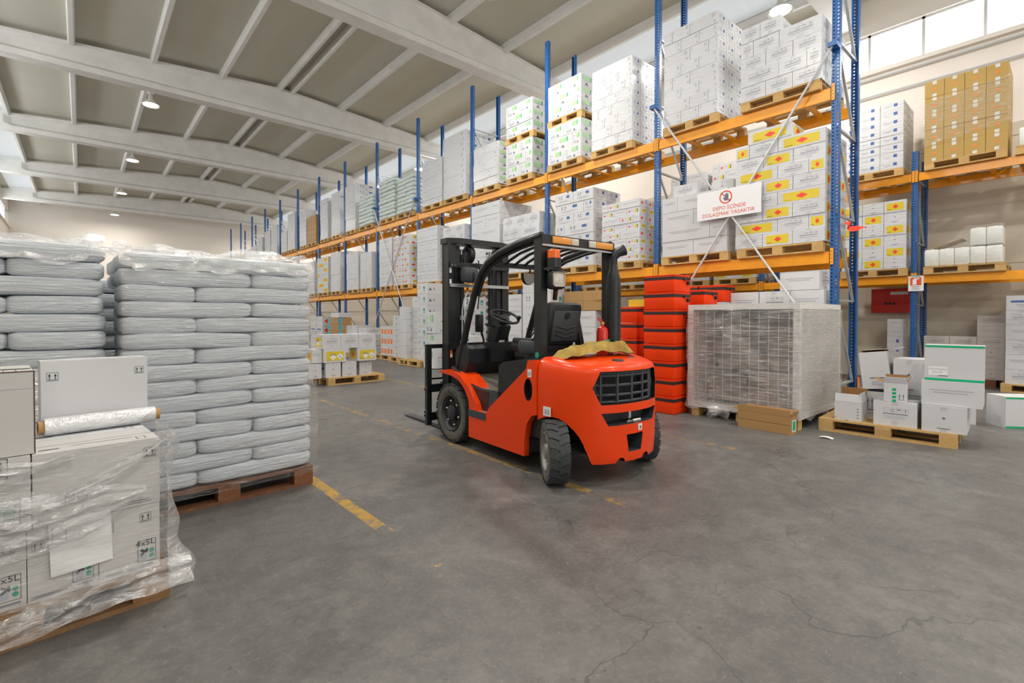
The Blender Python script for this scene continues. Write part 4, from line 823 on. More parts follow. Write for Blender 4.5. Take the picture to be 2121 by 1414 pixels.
# jugs under film on the wall rack
def jug_mesh():
    b = MB(); b.cbox((0, 0, .155), (.208, .208, .31), 'jug_white', .024); b.rev([(.03, .30), (.03, .316), (.032, .316), (.032, .324), (0, .324)], 'label_white', 12); return b.mesh('jug')
JUG = jug_mesh()
n = 'the film-covered jugs'; rpal(.8, 1.86, C1, n, True, XG, lab='wooden pallet under the film-covered white jugs on the wall rack')
for k in range(2):
    for i in range(5):
        if k == 1 and i > 1: continue
        for j in range(2): tag(put(JUG, 'jug', None, (12.05 + .21 * j, .93 + .21 * i, L2 + .327 * k)), f'white jug, {("lower", "upper")[k]} row, {ordn(4 - i, 5)} from left, {("front", "second")[j]} line, on the wall rack pallet', 'jug', 'white jugs on the wall rack')
mb = MB(); mb.grid(24, 10, lambda u, v: (11.925 + .5 * max(0, v - .6) * 2.2, .82 + 1.06 * u + .006 * math.sin(30 * v), L2 + min(1, v / .6) * (.69 if u < .46 else .69 - .34 * min(1, (u - .46) / .3)) + .01 * math.sin(20 * u + 9 * v)), 'film_rack'); tag(mb.build('stretch_film'), 'film draped slantwise over the white jugs on the wall rack', 'film')
mb = MB(); mb.M = Matrix.Translation((12.5, 1.45, L2 + .46)) @ Matrix.Rotation(R(-20), 4, 'X'); mb.box(-.4, -.1, .0, .1, .45, .006, 'carton_ochre'); tag(mb.build('cardboard_sheet'), 'loose brown cardboard sheet leaning over the white jugs', 'cardboard')
rpal(-.5, .68, C2, '', True, XG, lab='wooden pallet under the white jugs at the right edge')
for i in range(3):
    for k in range(1):
        for j in range(2): tag(put(JUG, 'jug', None, (12.05 + .21 * j, .55 - .21 * i, U2)), f'white jug {ordn(i, 3)} from left, {("front", "second")[j]} line, beside the brown taped load', 'jug', 'white jugs beside the brown load')
mb = MB()
def brownwrap(u, v):
    P = [(12.82, .755), (11.882, .755), (11.882, 1.915)]; s = u * 2; i = min(1, int(s)); k = s - i; a, b = P[i], P[i + 1]
    return (a[0] + (b[0] - a[0]) * k - .004 * math.sin(30 * v), a[1] + (b[1] - a[1]) * k, U2 + .35 + .80 * v + .12 * math.sin(2.6 * u + 1) + .02 * math.sin(30 * u))
mb.grid(40, 12, brownwrap, 'film_rack'); tag(mb.build('stretch_film'), 'band of shiny film around the brown taped load', 'film')
# signs
def warning_sign():
    t = empty('warning_sign', (7.71, 3.63, 3.12), label='white no-entry sign with red Turkish lettering on the crossed rods', cat='sign'); b = MB(); W2, H2 = .51, .225
    b.box(-.006, -W2, -H2, .0, W2, H2, 'sign_white'); b.build('board', t); b = MB(); x = -.008
    ring = [(x, .03 + r * math.cos(a), .095 + r * math.sin(a)) for r in (.103, .083) for a in [2 * math.pi * k / 36 for k in range(36)]]
    b.add(ring, [(k, (k + 1) % 36, 36 + (k + 1) % 36, 36 + k) for k in range(36)], 'sign_red')
    s = .07; b.add([(x, .03 + s + .008, .095 + s - .004), (x, .03 + s - .004, .095 + s + .008), (x, .03 - s - .008, .095 - s + .004), (x, .03 - s + .004, .095 - s - .008)], [(0, 1, 2, 3)], 'sign_red')
    hand = [(-.025, -.05), (.02, -.05), (.032, -.01), (.032, .05), (.024, .055), (.022, .01), (.018, .065), (.009, .065), (.006, .012), (.003, .068), (-.007, .066), (-.008, .01), (-.013, .055), (-.022, .05), (-.024, -.005), (-.05, .005), (-.055, -.003), (-.035, -.03)]
    hp = [(x - .002, .02 - p[0], .09 + p[1]) for p in hand]; b.add(hp, [tuple(range(len(hp)))], 'ink'); b.build('pictogram', t)
    b = MB(); write(b, 'DEPO İÇİNDE', .082, (x, -.02, -.095), (0, -1, 0), (0, 0, 1), 'sign_red'); write(b, 'DOLAŞMAK YASAKTIR', .082, (x, 0, -.185), (0, -1, 0), (0, 0, 1), 'sign_red'); b.build('lettering', t)
warning_sign()
t = empty('extinguisher_sign', (11.93, 1.99, 1.95), label='small white sign with red extinguisher pictogram tied to the wall rack', cat='sign'); b = MB(); b.box(-.004, -.115, -.14, 0, .115, .14, 'sign_white'); b.build('board', t)
b = MB(); b.quad((-.006, .085, -.03), (0, -.165, 0), (0, 0, .145), 'sign_red'); b.quad((-.007, .05, -.02), (0, -.06, 0), (0, 0, .1), 'sign_white'); b.quad((-.007, .03, .08), (0, -.08, 0), (0, 0, .02), 'sign_white')
for i in range(3): b.quad((-.006, .07 - .012 * (i % 2), -.06 - .024 * i), (0, -.13 + .03 * (i % 2), 0), (0, 0, .007), 'ink')
b.build('pictogram', t); b = MB(); b.cbox((-.004, 0, .143), (.012, .13, .02), 'label_cyan', .005); b.build('tie', t)
mb = MB(); mb.grid(12, 7, lambda u, v: (8.0 + .62 * u, 2.13 - .05 * math.sin(7 * u + 2 * v) - .1 * v * u, 2.62 - .10 * v * (1 - .5 * u) + .03 * math.sin(9 * u) + .02 * v), 'cloth_red', True); tag(mb.build('red_cloth'), 'orange-red cloth strip tied on the near end frame of the blue rack', 'cloth')

# ------------------------------------------------------------------ forklift (local x right, y forward, origin under the front axle)
def boolean_cut(me, cutters):
    o = bpy.data.objects.new('t', me); C.objects.link(o); tmp = [o]
    for c in cutters:
        k = bpy.data.objects.new('k', c.mesh('k')); C.objects.link(k); tmp.append(k); m = o.modifiers.new('b', 'BOOLEAN'); m.operation = 'DIFFERENCE'; m.object = k; m.solver = 'EXACT'; m.material_mode = 'TRANSFER'
    import bmesh
    for k in tmp[1:]:
        bm = bmesh.new(); bm.from_mesh(k.data); bmesh.ops.recalc_face_normals(bm, faces=bm.faces); bm.to_mesh(k.data); bm.free()
    bpy.context.view_layer.update(); dg = bpy.context.evaluated_depsgraph_get(); r = bpy.data.meshes.new_from_object(o.evaluated_get(dg), depsgraph=dg)
    for t in tmp: bpy.data.objects.remove(t)
    return r
def wheel(t, name, x, y, r, w, steer, rim, side):
    e = empty(name, (x, y, r), R(steer)); e.parent = t
    b = MB(); h = w / 2
    prof = [(r * .60, -h * .82), (r * .66, -h * .95), (r * .80, -h), (r * .90, -h * .97), (r * .945, -h * .86), (r * .95, 0), (r * .945, h * .86), (r * .90, h * .97), (r * .80, h), (r * .66, h * .95), (r * .60, h * .82)]
    b.rev(prof, 'rubber_dusty', 48, 'x')
    n = 20
    for k in range(n):     # chevron tread lugs on both halves, staggered
        for s in (-1, 1):
            a0 = 2 * math.pi * (k + (.5 if s > 0 else 0)) / n; da = 2 * math.pi / n * .80; vs = []
            for xx, sh in ((s * h * 1.0, 0.), (s * h * .55, .10), (s * h * -.06, .34)):
                for aa in (a0 + sh * 2 * math.pi / n * 1.2, a0 + da + sh * 2 * math.pi / n * 1.2):
                    for rr in (r * .93, r * (.985 if abs(xx) > h * .9 else 1.0)): vs.append((xx, rr * math.cos(aa), rr * math.sin(aa)))
            b.add(vs, [(0, 2, 3, 1), (1, 3, 7, 5), (5, 7, 11, 9), (0, 1, 5, 4), (4, 5, 9, 8), (2, 6, 7, 3), (6, 10, 11, 7), (8, 9, 11, 10)], 'rubber')
    b.build('tyre', e, sharp=30)
    m = MB(); d = .06
    m.rev([(r * .60, -h * .85), (r * .62, -h * .95), (r * .58, -h * .98), (r * .52, -h * .7), (r * .50, -h * .45), (r * .3, -h * .35), (r * .27, -h * .55), (0, -h * .55)], rim, 40, 'x')
    m.rev([(r * .60, h * .85), (r * .62, h * .95), (r * .5, h * .6), (0, h * .5)], rim, 40, 'x'); m.build('rim', e)
    m = MB(); m.rev([(r * .26, -h * .5), (r * .24, -h * .95), (r * .12, -h * 1.02), (0, -h * 1.02)], 'rim_dark' if rim == 'rim_dark' else 'rim_light', 24, 'x')
    m.build('hub', e)
    for k in range(6):
        m = MB(); a = 2 * math.pi * (k + .25) / 6; m.rev([(.016, -h * .4), (.016, -h * .72), (.010, -h * .8), (0, -h * .8)], 'chrome', 8, 'x', (0, r * .40 * math.cos(a), r * .40 * math.sin(a))); m.build('wheel_bolt', e)
    if side > 0: e.rotation_euler = (0, 0, R(steer + 180))
def forklift():
    t = empty('forklift', (3.45, 4.25, 0), R(-4), label='orange and black forklift truck standing in the aisle', cat='forklift'); O_, B_ = 'forklift_orange', 'forklift_black'
    # counterweight: lofted round tail, openings cut out
    half = [(-.545, -1.40), (-.55, -1.5), (-.535, -1.62), (-.50, -1.73), (-.43, -1.83), (-.33, -1.90), (-.18, -1.95), (0, -1.965)]
    plan = half + [(-x, y) for x, y in half[-2::-1]]; n = len(plan)
    zs = [(.17, .95, .98), (.20, .975, .99), (.30, .99, 1.), (.55, 1., 1.), (.78, 1., 1.), (.88, .99, .99), (.93, .965, .975), (.962, .92, .945), (.978, .84, .88)]
    vs = []
    for z, sx, sy in zs:
        for i, (x, y) in enumerate(plan):
            yy = -1.40 + (y + 1.40) * (1 if sy == 1 else sy); zz = z + (.03 * max(0, 1 - abs(x) / .5) * (z - .85) / .1 if z > .85 else 0) - (.05 * (z - .85) / .1 * max(0, (-y - 1.55) / .4) if z > .85 else 0); vs.append((x * sx, yy, zz))
    b = MB(); m = len(zs); fs = [(j * n + i, j * n + (i + 1) % n, (j + 1) * n + (i + 1) % n, (j + 1) * n + i) for j in range(m - 1) for i in range(n)]
    b.add(vs, fs, O_, True); b.add(vs[:n], [tuple(range(n))[::-1]], O_); b.add(vs[-n:], [tuple(range(n))], O_)
    me0 = b.mesh('counterweight')
    import bmesh
    bm = bmesh.new(); bm.from_mesh(me0); bmesh.ops.remove_doubles(bm, verts=bm.verts, dist=1e-5); bmesh.ops.recalc_face_normals(bm, faces=bm.faces); bm.to_mesh(me0); bm.free()
    cuts = []
    def cut(poly, ax, lo, hi, mat='plastic_grey'): c = MB(); c.prism(poly, ax, lo, hi, mat); cuts.append(c)
    arch = [(-1.20, .1)] + [(-1.60 + .40 * math.cos(a) * (1 if a < 1.57 else .62), .14 + .375 * math.sin(a)) for a in [math.pi * k / 18 for k in range(19)]] + [(-1.85, .1)]
    for lo, hi in ((-.7, -.20), (.20, .7)): cut(arch, 0, lo, hi, 'plastic_grey')
    cut([(-.385, .76), (-.33, .885), (.33, .885), (.385, .76), (.33, .63), (-.33, .63)], 1, -2.2, -1.78, 'plastic_black')
    cut([(-.33, .565), (.33, .565), (.27, .465), (-.27, .465)], 1, -2.2, -1.80, 'plastic_grey')
    cut([(-.10, .385), (.10, .385), (.075, .245), (-.075, .245)], 1, -2.2, -1.78, 'plastic_grey')
    for x in (-.15, .15): cut([(x + .045 * math.cos(a), .165 + .045 * math.sin(a)) for a in [2 * math.pi * k / 16 for k in range(16)]], 1, -2.2, -1.8, 'plastic_black')
    cw = boolean_cut(me0, cuts); cw.set_sharp_from_angle(angle=R(40)); o = put(cw, 'counterweight', t)
    g = MB()     # grille: bars inside the upper opening following the round tail
    def tail(x): return -1.965 + .36 * max(0, abs(x) / .55) ** 2.6 * 1.0 + .02
    for z in (.645, .70, .775, .85, .873): g.tube([(x, tail(x) + .012, z) for x in [-.37 + .074 * k for k in range(11)]], .011, 'plastic_grey', 6)
    for x in (-.34, -.30, -.17, -.02, .12, .24, .31, .345): g.bar((x, tail(x) + .012, .635), (x, tail(x) + .012, .88), .02, .02, 'plastic_grey', (0, 1, 0))
    for s in (-1, 1): g.prism([(s * .38, .76), (s * .33, .88), (s * .29, .88), (s * .29, .635), (s * .33, .635)][::s], 1, tail(.34) + .01, tail(.34) + .03, 'plastic_grey')
    g.build('grille', o)
    p = MB(); p.tube([(0, -1.90, .44), (0, -1.90, .56)], .014, 'chrome', 10); p.rev([(0, -.03), (.022, -.03), (.022, .03), (0, .03)], 'chrome', 12, 'x', (.02, -1.93, .478)); p.rev([(0, -.02), (.02, -.02), (.02, .02), (0, .02)], 'chrome', 12, 'x', (.065, -1.93, .478)); p.tube([(-.05, -1.92, .475), (.10, -1.92, .475)], .009, 'steel', 8); p.build('tow_pin', o)
    p = MB(); p.rev([(0, .012), (.045, .012), (.05, .0)], 'plastic_grey', 20, 'z', (.02, -1.76, .945)); p.rev([(0, .012), (.04, .012), (.045, .0)], 'plastic_grey', 20, 'z', (.30, -1.66, .95)); p.build('filler_cap', o)
    # side panels and lower body
    pr = [(-.36, .13), (-.36, .405), (-.66, .405), (-.72, .47), (-1.26, .87), (-1.285, .945), (-1.395, .955), (-1.395, .505), (-1.33, .485), (-1.27, .41), (-1.24, .27), (-1.235, .13)]
    for lo, hi in ((-.555, -.50), (.50, .555)):
      b = MB(); b.prism(pr, 0, lo, hi, O_); mp = b.mesh('side_panel'); bm = bmesh.new(); bm.from_mesh(mp); bmesh.ops.recalc_face_normals(bm, faces=bm.faces); bm.to_mesh(mp); bm.free()
      sp = boolean_cut(mp, [MB().prism([(-1.29 + .055 * math.cos(a), .70 + .095 * math.sin(a)) for a in [2 * math.pi * k / 20 for k in range(20)]], 0, -.7, .7, 'plastic_black')]); put(sp, 'side_panel', t)
    b = MB(); b.box(-.50, -1.235, .15, .50, -.36, .50, B_); b.box(-.499, -1.42, .30, .499, -1.20, .93, B_); b.box(-.34, -.36, .14, .34, .34, .42, B_); b.box(-.22, -1.76, .2, .22, -1.236, .5, B_); b.box(-.42, -1.66, .2, .42, -1.54, .30, B_); b.build('chassis', t)
    for s in (-1, 1):
        b = MB(); f = [(.22, .738), (-.06, .742), (-.2, .715), (-.36, .61), (-.49, .47), (-.52, .405), (-.37, .405), (-.35, .5), (-.28, .59), (-.17, .665), (-.02, .70), (.22, .716)]; b.prism(f, 0, *((-.555, -.32) if s < 0 else (.32, .555)), O_)
        b.build('fender', t)
    b = MB(); b.prism([(-.77, .40), (-.79, .86), (-.86, .90), (-1.10, .935), (-1.40, .955), (-1.40, .40)], 0, -.498, .498, B_)
    b.prism([(-.66, .405), (-.66, .60), (-.80, .62), (-.80, .40)], 0, -.52, .52, 'plastic_grey'); b.build('hood', t)
    b = MB()
    for s in (-1, 1): b.prism([(.04, .72), (-.10, .70), (-.3, .60), (-.62, .60), (-.64, .405), (-.45, .41), (-.3, .58)], 0, *((-.50, -.46) if s < 0 else (.46, .50)), 'maroon')
    b.box(-.46, -.80, .55, .46, .02, .575, 'mat_grey'); b.add([(-.46, -.42, .576), (.46, -.42, .576), (.46, .0, .74), (-.46, .0, .74)], [(0, 1, 2, 3)], 'mat_grey')
    for i in range(5): b.box(-.44, -.76 + .06 * i, .575, .44, -.735 + .06 * i, .581, 'mat_grey')
    b.tube([(-.49, .06, .78), (-.49, -.15, .70), (-.49, -.3, .63), (-.49, -.5, .60), (-.49, -.70, .60)], .016, B_, 8); b.build('floor_plate', t)
    for s in (-1, 1):
        b = MB(); x0, x1 = (-.56, -.40) if s < 0 else (.40, .56); b.box(x0, -.66, .335, x1, -.362, .402, 'plastic_grey')
        for i in range(6): b.box(x0 + .015, -.64 + .047 * i, .402, x1 - .01, -.62 + .047 * i, .408, 'steel')
        b.build('step', t)
    b = MB(); b.prism([(.07, .6), (.07, .93), (.02, 1.0), (-.10, 1.02), (-.19, .98), (-.19, .84), (-.10, .70), (-.10, .58)], 0, -.45, .45, 'plastic_black'); b.box(-.20, -.24, .84, .2, -.10, 1.04, 'plastic_black'); b.build('dashboard', t)
    b = MB(); b.M = Matrix.Translation((-.04, -.1, 1.0)) @ Matrix.Rotation(R(24), 4, 'X'); b.cbox((0, 0, .12), (.17, .15, .30), 'plastic_black', .02); b.cbox((0, -.078, .06), (.07, .006, .08), 'label_white'); b.tube([(-.08, 0, .22), (-.2, .02, .25)], .009, 'plastic_black', 8); b.build('steering_column', t)
    b = MB(); b.M = Matrix.Translation((-.04, -.26, 1.315)) @ Matrix.Rotation(R(27), 4, 'X'); b.tube([(.155 * math.cos(a), .155 * math.sin(a), 0) for a in [2 * math.pi * k / 28 for k in range(29)]], .014, 'plastic_black', 10, False)
    for a in (.5, 2.64, 4.71): b.bar((0, 0, -.02), (.15 * math.cos(a), .15 * math.sin(a), 0), .03, .012, 'plastic_black')
    b.rev([(0, .0), (.055, -.005), (.06, -.03), (.04, -.08), (0, -.08)], 'plastic_black', 18); b.rev([(0, .055), (.02, .05), (.025, .03), (.012, 0), (0, 0)], 'plastic_black', 12, 'z', (.10, -.11, .01)); b.build('steering_wheel', t)
    b = MB()
    for i in range(4): x = .16 + .05 * i; b.tube([(x, -.30, .96), (x, -.36, 1.06), (x, -.46, 1.16), (x, -.56, 1.20)], .007, 'plastic_black', 8); b.rev([(0, .02), (.016, .012), (.016, -.012), (0, -.02)], 'plastic_black', 10, 'z', (x, -.57, 1.205))
    b.box(.10, -.42, .80, .38, -.24, .97, 'plastic_black'); b.build('control_levers', t)
    s_ = empty('seat', (-.02, -.95, .94)); s_.parent = t
    b = MB(); b.cbox((0, .10, .085), (.46, .46, .11), 'plastic_black', .04); b.cbox((0, .08, .015), (.40, .40, .05), 'plastic_black'); b.cbox((-.2, .14, .14), (.06, .3, .06), 'plastic_black', .02); b.cbox((.2, .14, .14), (.06, .3, .06), 'plastic_black', .02); b.build('cushion', s_)
    b = MB(); b.M = Matrix.Translation((0, -.13, .10)) @ Matrix.Rotation(R(11), 4, 'X'); b.cbox((0, 0, .21), (.42, .10, .40), 'plastic_black', .045); b.cbox((0, -.055, .20), (.32, .02, .28), 'plastic_grey', .008)
    for i in range(3): b.tube([(-.12, -.067, .12 + .04 * i), (0, -.067, .095 + .04 * i), (.12, -.067, .12 + .04 * i)], .005, 'plastic_black', 6)
    b.rev([(0, -.01), (.03, -.01), (.03, 0), (0, 0)], 'plastic_black', 14, 'y', (0, -.066, .30)); b.cbox((.13, -.068, .03), (.025, .004, .03), 'label_white'); b.build('backrest', s_)
    b = MB(); b.M = Matrix.Translation((.275, -.16, .05)) @ Matrix.Rotation(R(-14), 4, 'X'); b.cbox((0, 0, .22), (.055, .07, .42), 'plastic_black', .02); b.M = Matrix(); b.build('armrest', s_)
    for x in (.26, -.26): b = MB(); b.cbox((x, .01, .09), (.07, .23, .125), 'plastic_grey', .03); b.build('hip_guard', s_)
    # overhead guard
    gd = empty('overhead_guard', (0, 0, 0)); gd.parent = t; path = [(.07, .68), (-.10, 1.13), (-.28, 1.56), (-.38, 1.73), (-.52, 1.84), (-.72, 1.915), (-1.0, 1.965), (-1.32, 1.995)]
    for s in (-1, 1):
        b = MB(); b.tube([(s * .43, y, z) for y, z in path], .034, B_, 12); b.tube([(s * .40, y - .02, z - .035) for y, z in path[2:]], .016, B_, 8); b.build('front_pillar', gd)
        b = MB(); b.prism([(-1.34, .93), (-1.245, .93), (-1.245, 1.98), (-1.34, 1.99)], 0, s * .42 - .034, s * .42 + .034, B_)
        if s < 0: b.rev([(0, -.004), (.026, -.004), (.026, 0)], 'ink_teal', 18, 'x', (-.455, -1.29, .985))
        else: b.cbox((.445, -1.345, 1.33), (.03, .004, .10), 'label_white')
        b.build('rear_pillar', gd)
    b = MB(); b.box(-.42, -.56, 1.80, .42, -.50, 1.845, B_)
    for i in range(7):
        x = -.36 + .12 * i; b.tube([(x, -.53, 1.825), (x, -.62, 1.865), (x, -.78, 1.915), (x, -1.0, 1.95), (x, -1.22, 1.955)], .014, B_, 6)
    b.box(-.42, -1.25, 1.93, .42, -1.19, 1.975, B_); b.build('roof_bars', gd)
    b = MB(); b.box(-.45, -1.345, 1.925, .45, -1.275, 2.005, B_); b.box(-.45, -1.36, 1.905, .45, -1.345, 1.92, 'steel'); b.build('rear_bar', gd)
    for x0, x1, m in ((-.34, -.12, 'lens_amber'), (-.12, -.03, 'lens_clear'), (.10, .19, 'lens_clear'), (.19, .42, 'lens_amber')): b = MB(); b.cbox(((x0 + x1) / 2, -1.352, 1.965), (x1 - x0 - .004, .02, .06), m, .006); b.build('rear_light', gd)
    b = MB(); b.box(-.44, -1.43, 1.70, -.30, -1.335, 1.72, B_); b.rev([(.062, 1.72), (.062, 1.80), (.05, 1.80)], B_, 20, 'z', (-.36, -1.39, 0)); b.build('beacon_base', gd)
    b = MB(); b.rev([(.055, 1.80), (.056, 1.86), (.045, 1.872), (0, 1.875)], 'beacon_orange', 24, 'z', (-.36, -1.39, 0)); b.build('beacon', gd)
    b = MB(); b.M = Matrix.Translation((-.345, -1.40, 1.62)) @ Matrix.Rotation(R(-12), 4, 'Z'); b.cbox((0, 0, 0), (.15, .10, .16), 'plastic_black', .03); b.cbox((0, -.052, 0), (.11, .012, .12), 'lens_clear', .02); b.tube([(0, 0, -.08), (.02, .05, -.16)], .02, B_, 8); b.build('work_lamp', gd)
    b = MB(); b.M = Matrix.Translation((.16, -.44, 1.79)) @ Matrix.Rotation(R(10), 4, 'X'); n2 = 14
    pts = [(.09 * math.cos(a), 0, -.02 + .12 * math.sin(a)) for a in [math.pi + math.pi * k / n2 for k in range(n2 + 1)]]; b.add([(x, -.012, z) for x, y, z in pts] + [(x, .012, z) for x, y, z in pts], [tuple(range(n2 + 1))] , 'reflector'); b.add([(x * 1.06, .0, z * 1.04) for x, y, z in pts] + [(x * 1.06, .03, z * 1.04) for x, y, z in pts], [tuple(range(n2 + 1, 2 * n2 + 2)), tuple(range(n2 + 1))[::-1]] + [(i, i + 1, i + n2 + 2, i + n2 + 1) for i in range(n2)], 'plastic_black'); b.tube([(0, 0, -.02), (0, 0, .05)], .01, 'plastic_black', 6); b.build('mirror', gd)
    # exhaust
    b = MB(); b.rev([(.035, 1.0), (.068, 1.03), (.07, 1.58), (.066, 1.66), (.045, 1.75), (.036, 1.80)], 'forklift_black', 24, 'z', (.41, -1.37, 0)); b.tube([(.41, -1.37, 1.78), (.41, -1.37, 1.86), (.44, -1.39, 1.91), (.50, -1.42, 1.94)], [.036, .038, .045, .055], 'forklift_black', 18, False)
    ex = b.build('exhaust', t); b = MB()
    for k in range(20):
        for q in range(28):
            a = 2 * math.pi * (q + .5 * (k % 2)) / 28; b.rev([(.0055, .0), (0, .0006)], 'ink_dark', 6, 'z'); c = b.v[-12:]; b.v = b.v[:-12]
            ca, sa = math.cos(a), math.sin(a); b.v += [(.41 + (.0712 + p[2]) * ca - p[0] * sa, -1.37 + (.0712 + p[2]) * sa + p[0] * ca, 1.06 + .026 * k + p[1]) for p in c]
    b.build('heat_guard', ex)
    # mast, carriage, forks
    mt = empty('mast', (0, 0, 0)); mt.parent = t
    for s in (-1, 1):
        b = MB(); b.box(s * .37 - .045, .28, .08, s * .37 + .045, .295, 2.13, B_); b.box(s * .37 - .045, .40, .08, s * .37 + .045, .415, 2.13, B_); b.box(s * .37 + s * .03 - .012, .295, .08, s * .37 + s * .03 + .012, .40, 2.13, B_)
        if s < 0:
            b.box(-.40, .276, 1.80, -.375, .279, 1.86, 'label_white'); b.box(-.40, .276, 1.68, -.375, .279, 1.73, 'label_white'); b.box(-.395, .276, .86, -.365, .279, .98, 'label_orange'); b.box(-.393, .275, .865, -.367, .2765, .90, 'label_white')
        b.build('outer_rail', mt)
        b = MB(); b.box(s * .29 - .035, .30, .10, s * .29 + .035, .40, 2.11, 'plastic_black'); b.build('inner_rail', mt)
        b = MB(); b.tube([(s * .20, .36, .2), (s * .20, .36, 2.02)], .034, 'plastic_black', 14); b.tube([(s * .20, .36, 1.2), (s * .20, .36, 2.08)], .022, 'steel', 12); b.build('lift_cylinder', mt)
        b = MB()
        for k in range(44): b.cbox((s * .135, .33, .25 + .042 * k), (.022, .012, .03), 'metal_dark' if k % 2 else 'steel')
        b.build('lift_chain', mt)
    b = MB(); b.prism([(-.43, .30), (-.30, .22), (.30, .22), (.43, .30), (.43, .43), (-.43, .43)], 2, 2.125, 2.185, B_); b.build('top_bar', mt)
    for z0, z1, m in ((1.86, 1.92, B_), (1.645, 1.68, 'steel'), (.95, 1.02, B_), (.12, .2, B_)): b = MB(); b.box(-.40, .25, z0, .40, .278, z1, m); b.build('cross_bar', mt)
    b = MB()
    for x in (-.385, -.35): b.rev([(.012, -.012), (.012, 0), (0, 0)], 'chrome', 8, 'y', (x, .25, 1.885))
    b.build('bolt', mt)
    b = MB(); b.rev([(0, -.03), (.10, -.03), (.11, 0), (.10, .03), (0, .03)], 'plastic_black', 24, 'x', (-.12, .33, 2.02)); b.tube([(-.20, .35, 1.76), (-.22, .33, 1.9), (-.18, .33, 2.05), (-.12, .33, 2.13)], .014, 'plastic_black', 8); b.build('hose_pulley', mt)
    b = MB()
    for dx in (0, .045): b.tube([(-.10 + dx, .24, 1.58 - dx), (-.20 + dx, .24, 1.575 - dx), (-.235 + dx, .24, 1.50 - dx), (-.26 + dx, .24, 1.38), (-.26 + dx, .24, .95), (-.27 + dx, .24, .72)], .009, 'steel', 8)
    for z in (1.30, 1.02): b.cbox((-.24, .24, z), (.08, .03, .05), 'steel')
    b.build('hydraulic_pipe', mt)
    b = MB(); b.cbox((-.20, .19, 1.78), (.19, .12, .17), 'plastic_grey', .035); b.cbox((-.13, .13, 1.76), (.12, .04, .11), 'plastic_black', .02); b.bar((-.33, .26, 1.66), (-.33, .26, 1.88), .008, .008, B_); b.bar((-.33, .22, 1.66), (-.12, .22, 1.66), .008, .008, B_); b.bar((-.33, .22, 1.88), (-.2, .22, 1.88), .008, .008, B_); b.build('head_lamp', mt)
    b = MB(); b.tube([(-.10, .2, 1.92), (-.06, .22, 1.7), (-.12, .2, 1.5)], .008, 'plastic_black', 6); b.tube([(-.07, .2, 1.95), (-.03, .22, 1.7), (-.08, .2, 1.4)], .008, 'plastic_black', 6); b.tube([(-.05, .2, 1.2), (0, .2, 1.05), (-.02, .2, .8)], .012, 'plastic_black', 6); b.cbox((-.06, .2, 1.24), (.07, .08, .20), 'plastic_black', .01); b.cbox((.12, .2, 1.08), (.09, .08, .24), 'plastic_black', .01); b.build('hose', mt)
    for s in (-1, 1):
        b = MB(); b.bar((s * .30, -.30, .45), (s * .36, .28, .62), .06, .06, 'plastic_black'); b.build('tilt_cylinder', mt)
    cg = empty('carriage', (0, 0, 0)); cg.parent = t; b = MB()
    b.box(-.54, .50, .14, .54, .545, .23, B_); b.box(-.54, .50, .46, .54, .545, .55, B_); b.box(-.30, .42, .12, -.24, .50, .6, B_); b.box(.24, .42, .12, .30, .50, .6, B_); b.build('carriage_plate', cg)
    b = MB(); 
    for s in (-1, 1): b.box(s * .535 - .03, .50, .09, s * .535 + .03, .55, 1.0, B_)
    b.box(-.505, .505, .955, .505, .545, 1.0, B_); b.box(-.505, .51, .60, .505, .535, .62, B_)
    for x in (-.34, -.12, .12, .34): b.box(x - .012, .512, .62, x + .012, .536, .955, B_)
    for z in (.2, .24, .5): b.rev([(.014, -.02), (.014, 0), (0, 0)], 'chrome', 8, 'x', (-.565, .525, z))
    b.build('load_backrest', cg)
    for s in (-1, 1):
        b = MB(); x = s * .29; b.box(x - .055, .55, .03, x + .055, .59, .56, B_); b.add([(x - .055, .59, .012), (x + .055, .59, .012), (x + .045, 1.60, .012), (x - .045, 1.60, .012), (x - .055, .59, .052), (x + .055, .59, .052), (x + .045, 1.60, .022), (x - .045, 1.60, .022)], [(3, 2, 1, 0), (4, 5, 6, 7), (0, 1, 5, 4), (1, 2, 6, 5), (2, 3, 7, 6), (3, 0, 4, 7)], 'metal_dark'); b.build('fork', cg)
    for s in (-1, 1):
        wheel(t, 'front_wheel', s * .455, 0, .31, .20, 0, 'rim_dark', s); wheel(t, 'rear_wheel', s * .54, -1.60, .25, .16, -31, 'rim_light', s)
    b = MB()
    for y, z, w_, h_ in ((-1.31, .84, .05, .065), (-1.53, .555, .09, .075)):
        b.box(-.5575, y - w_ / 2, z - h_ / 2, -.5555, y + w_ / 2, z + h_ / 2, 'label_white'); b.box(-.5585, y - w_ * .3, z - h_ * .3, -.5575, y - w_ * .05, z + h_ * .2, 'ink_pale'); b.box(-.5585, y + w_ * .05, z - h_ * .3, -.5575, y + w_ * .3, z + h_ * .2, 'ink_pale')
    b.box(.03, -1.968, .405, .075, -1.964, .455, 'label_white'); b.box(.045, -1.97, .415, .062, -1.968, .44, 'ink'); b.build('decal', t)
    return t
fl = forklift()
from mathutils import Matrix as _Mx
FM = Matrix.Translation((3.45, 4.25, 0)) @ Matrix.Rotation(R(-4), 4, 'Z')
t = empty('fire_extinguisher', FM @ Vector((.30, -1.335, .958)), R(-4), label='small red fire extinguisher standing on the forklift beside the exhaust', cat='fire extinguisher')
b = MB(); b.rev([(0, 0), (.05, 0), (.055, .01), (.055, .215), (.045, .25), (.018, .265), (.016, .28)], 'extinguisher_red', 24); b.build('body', t)
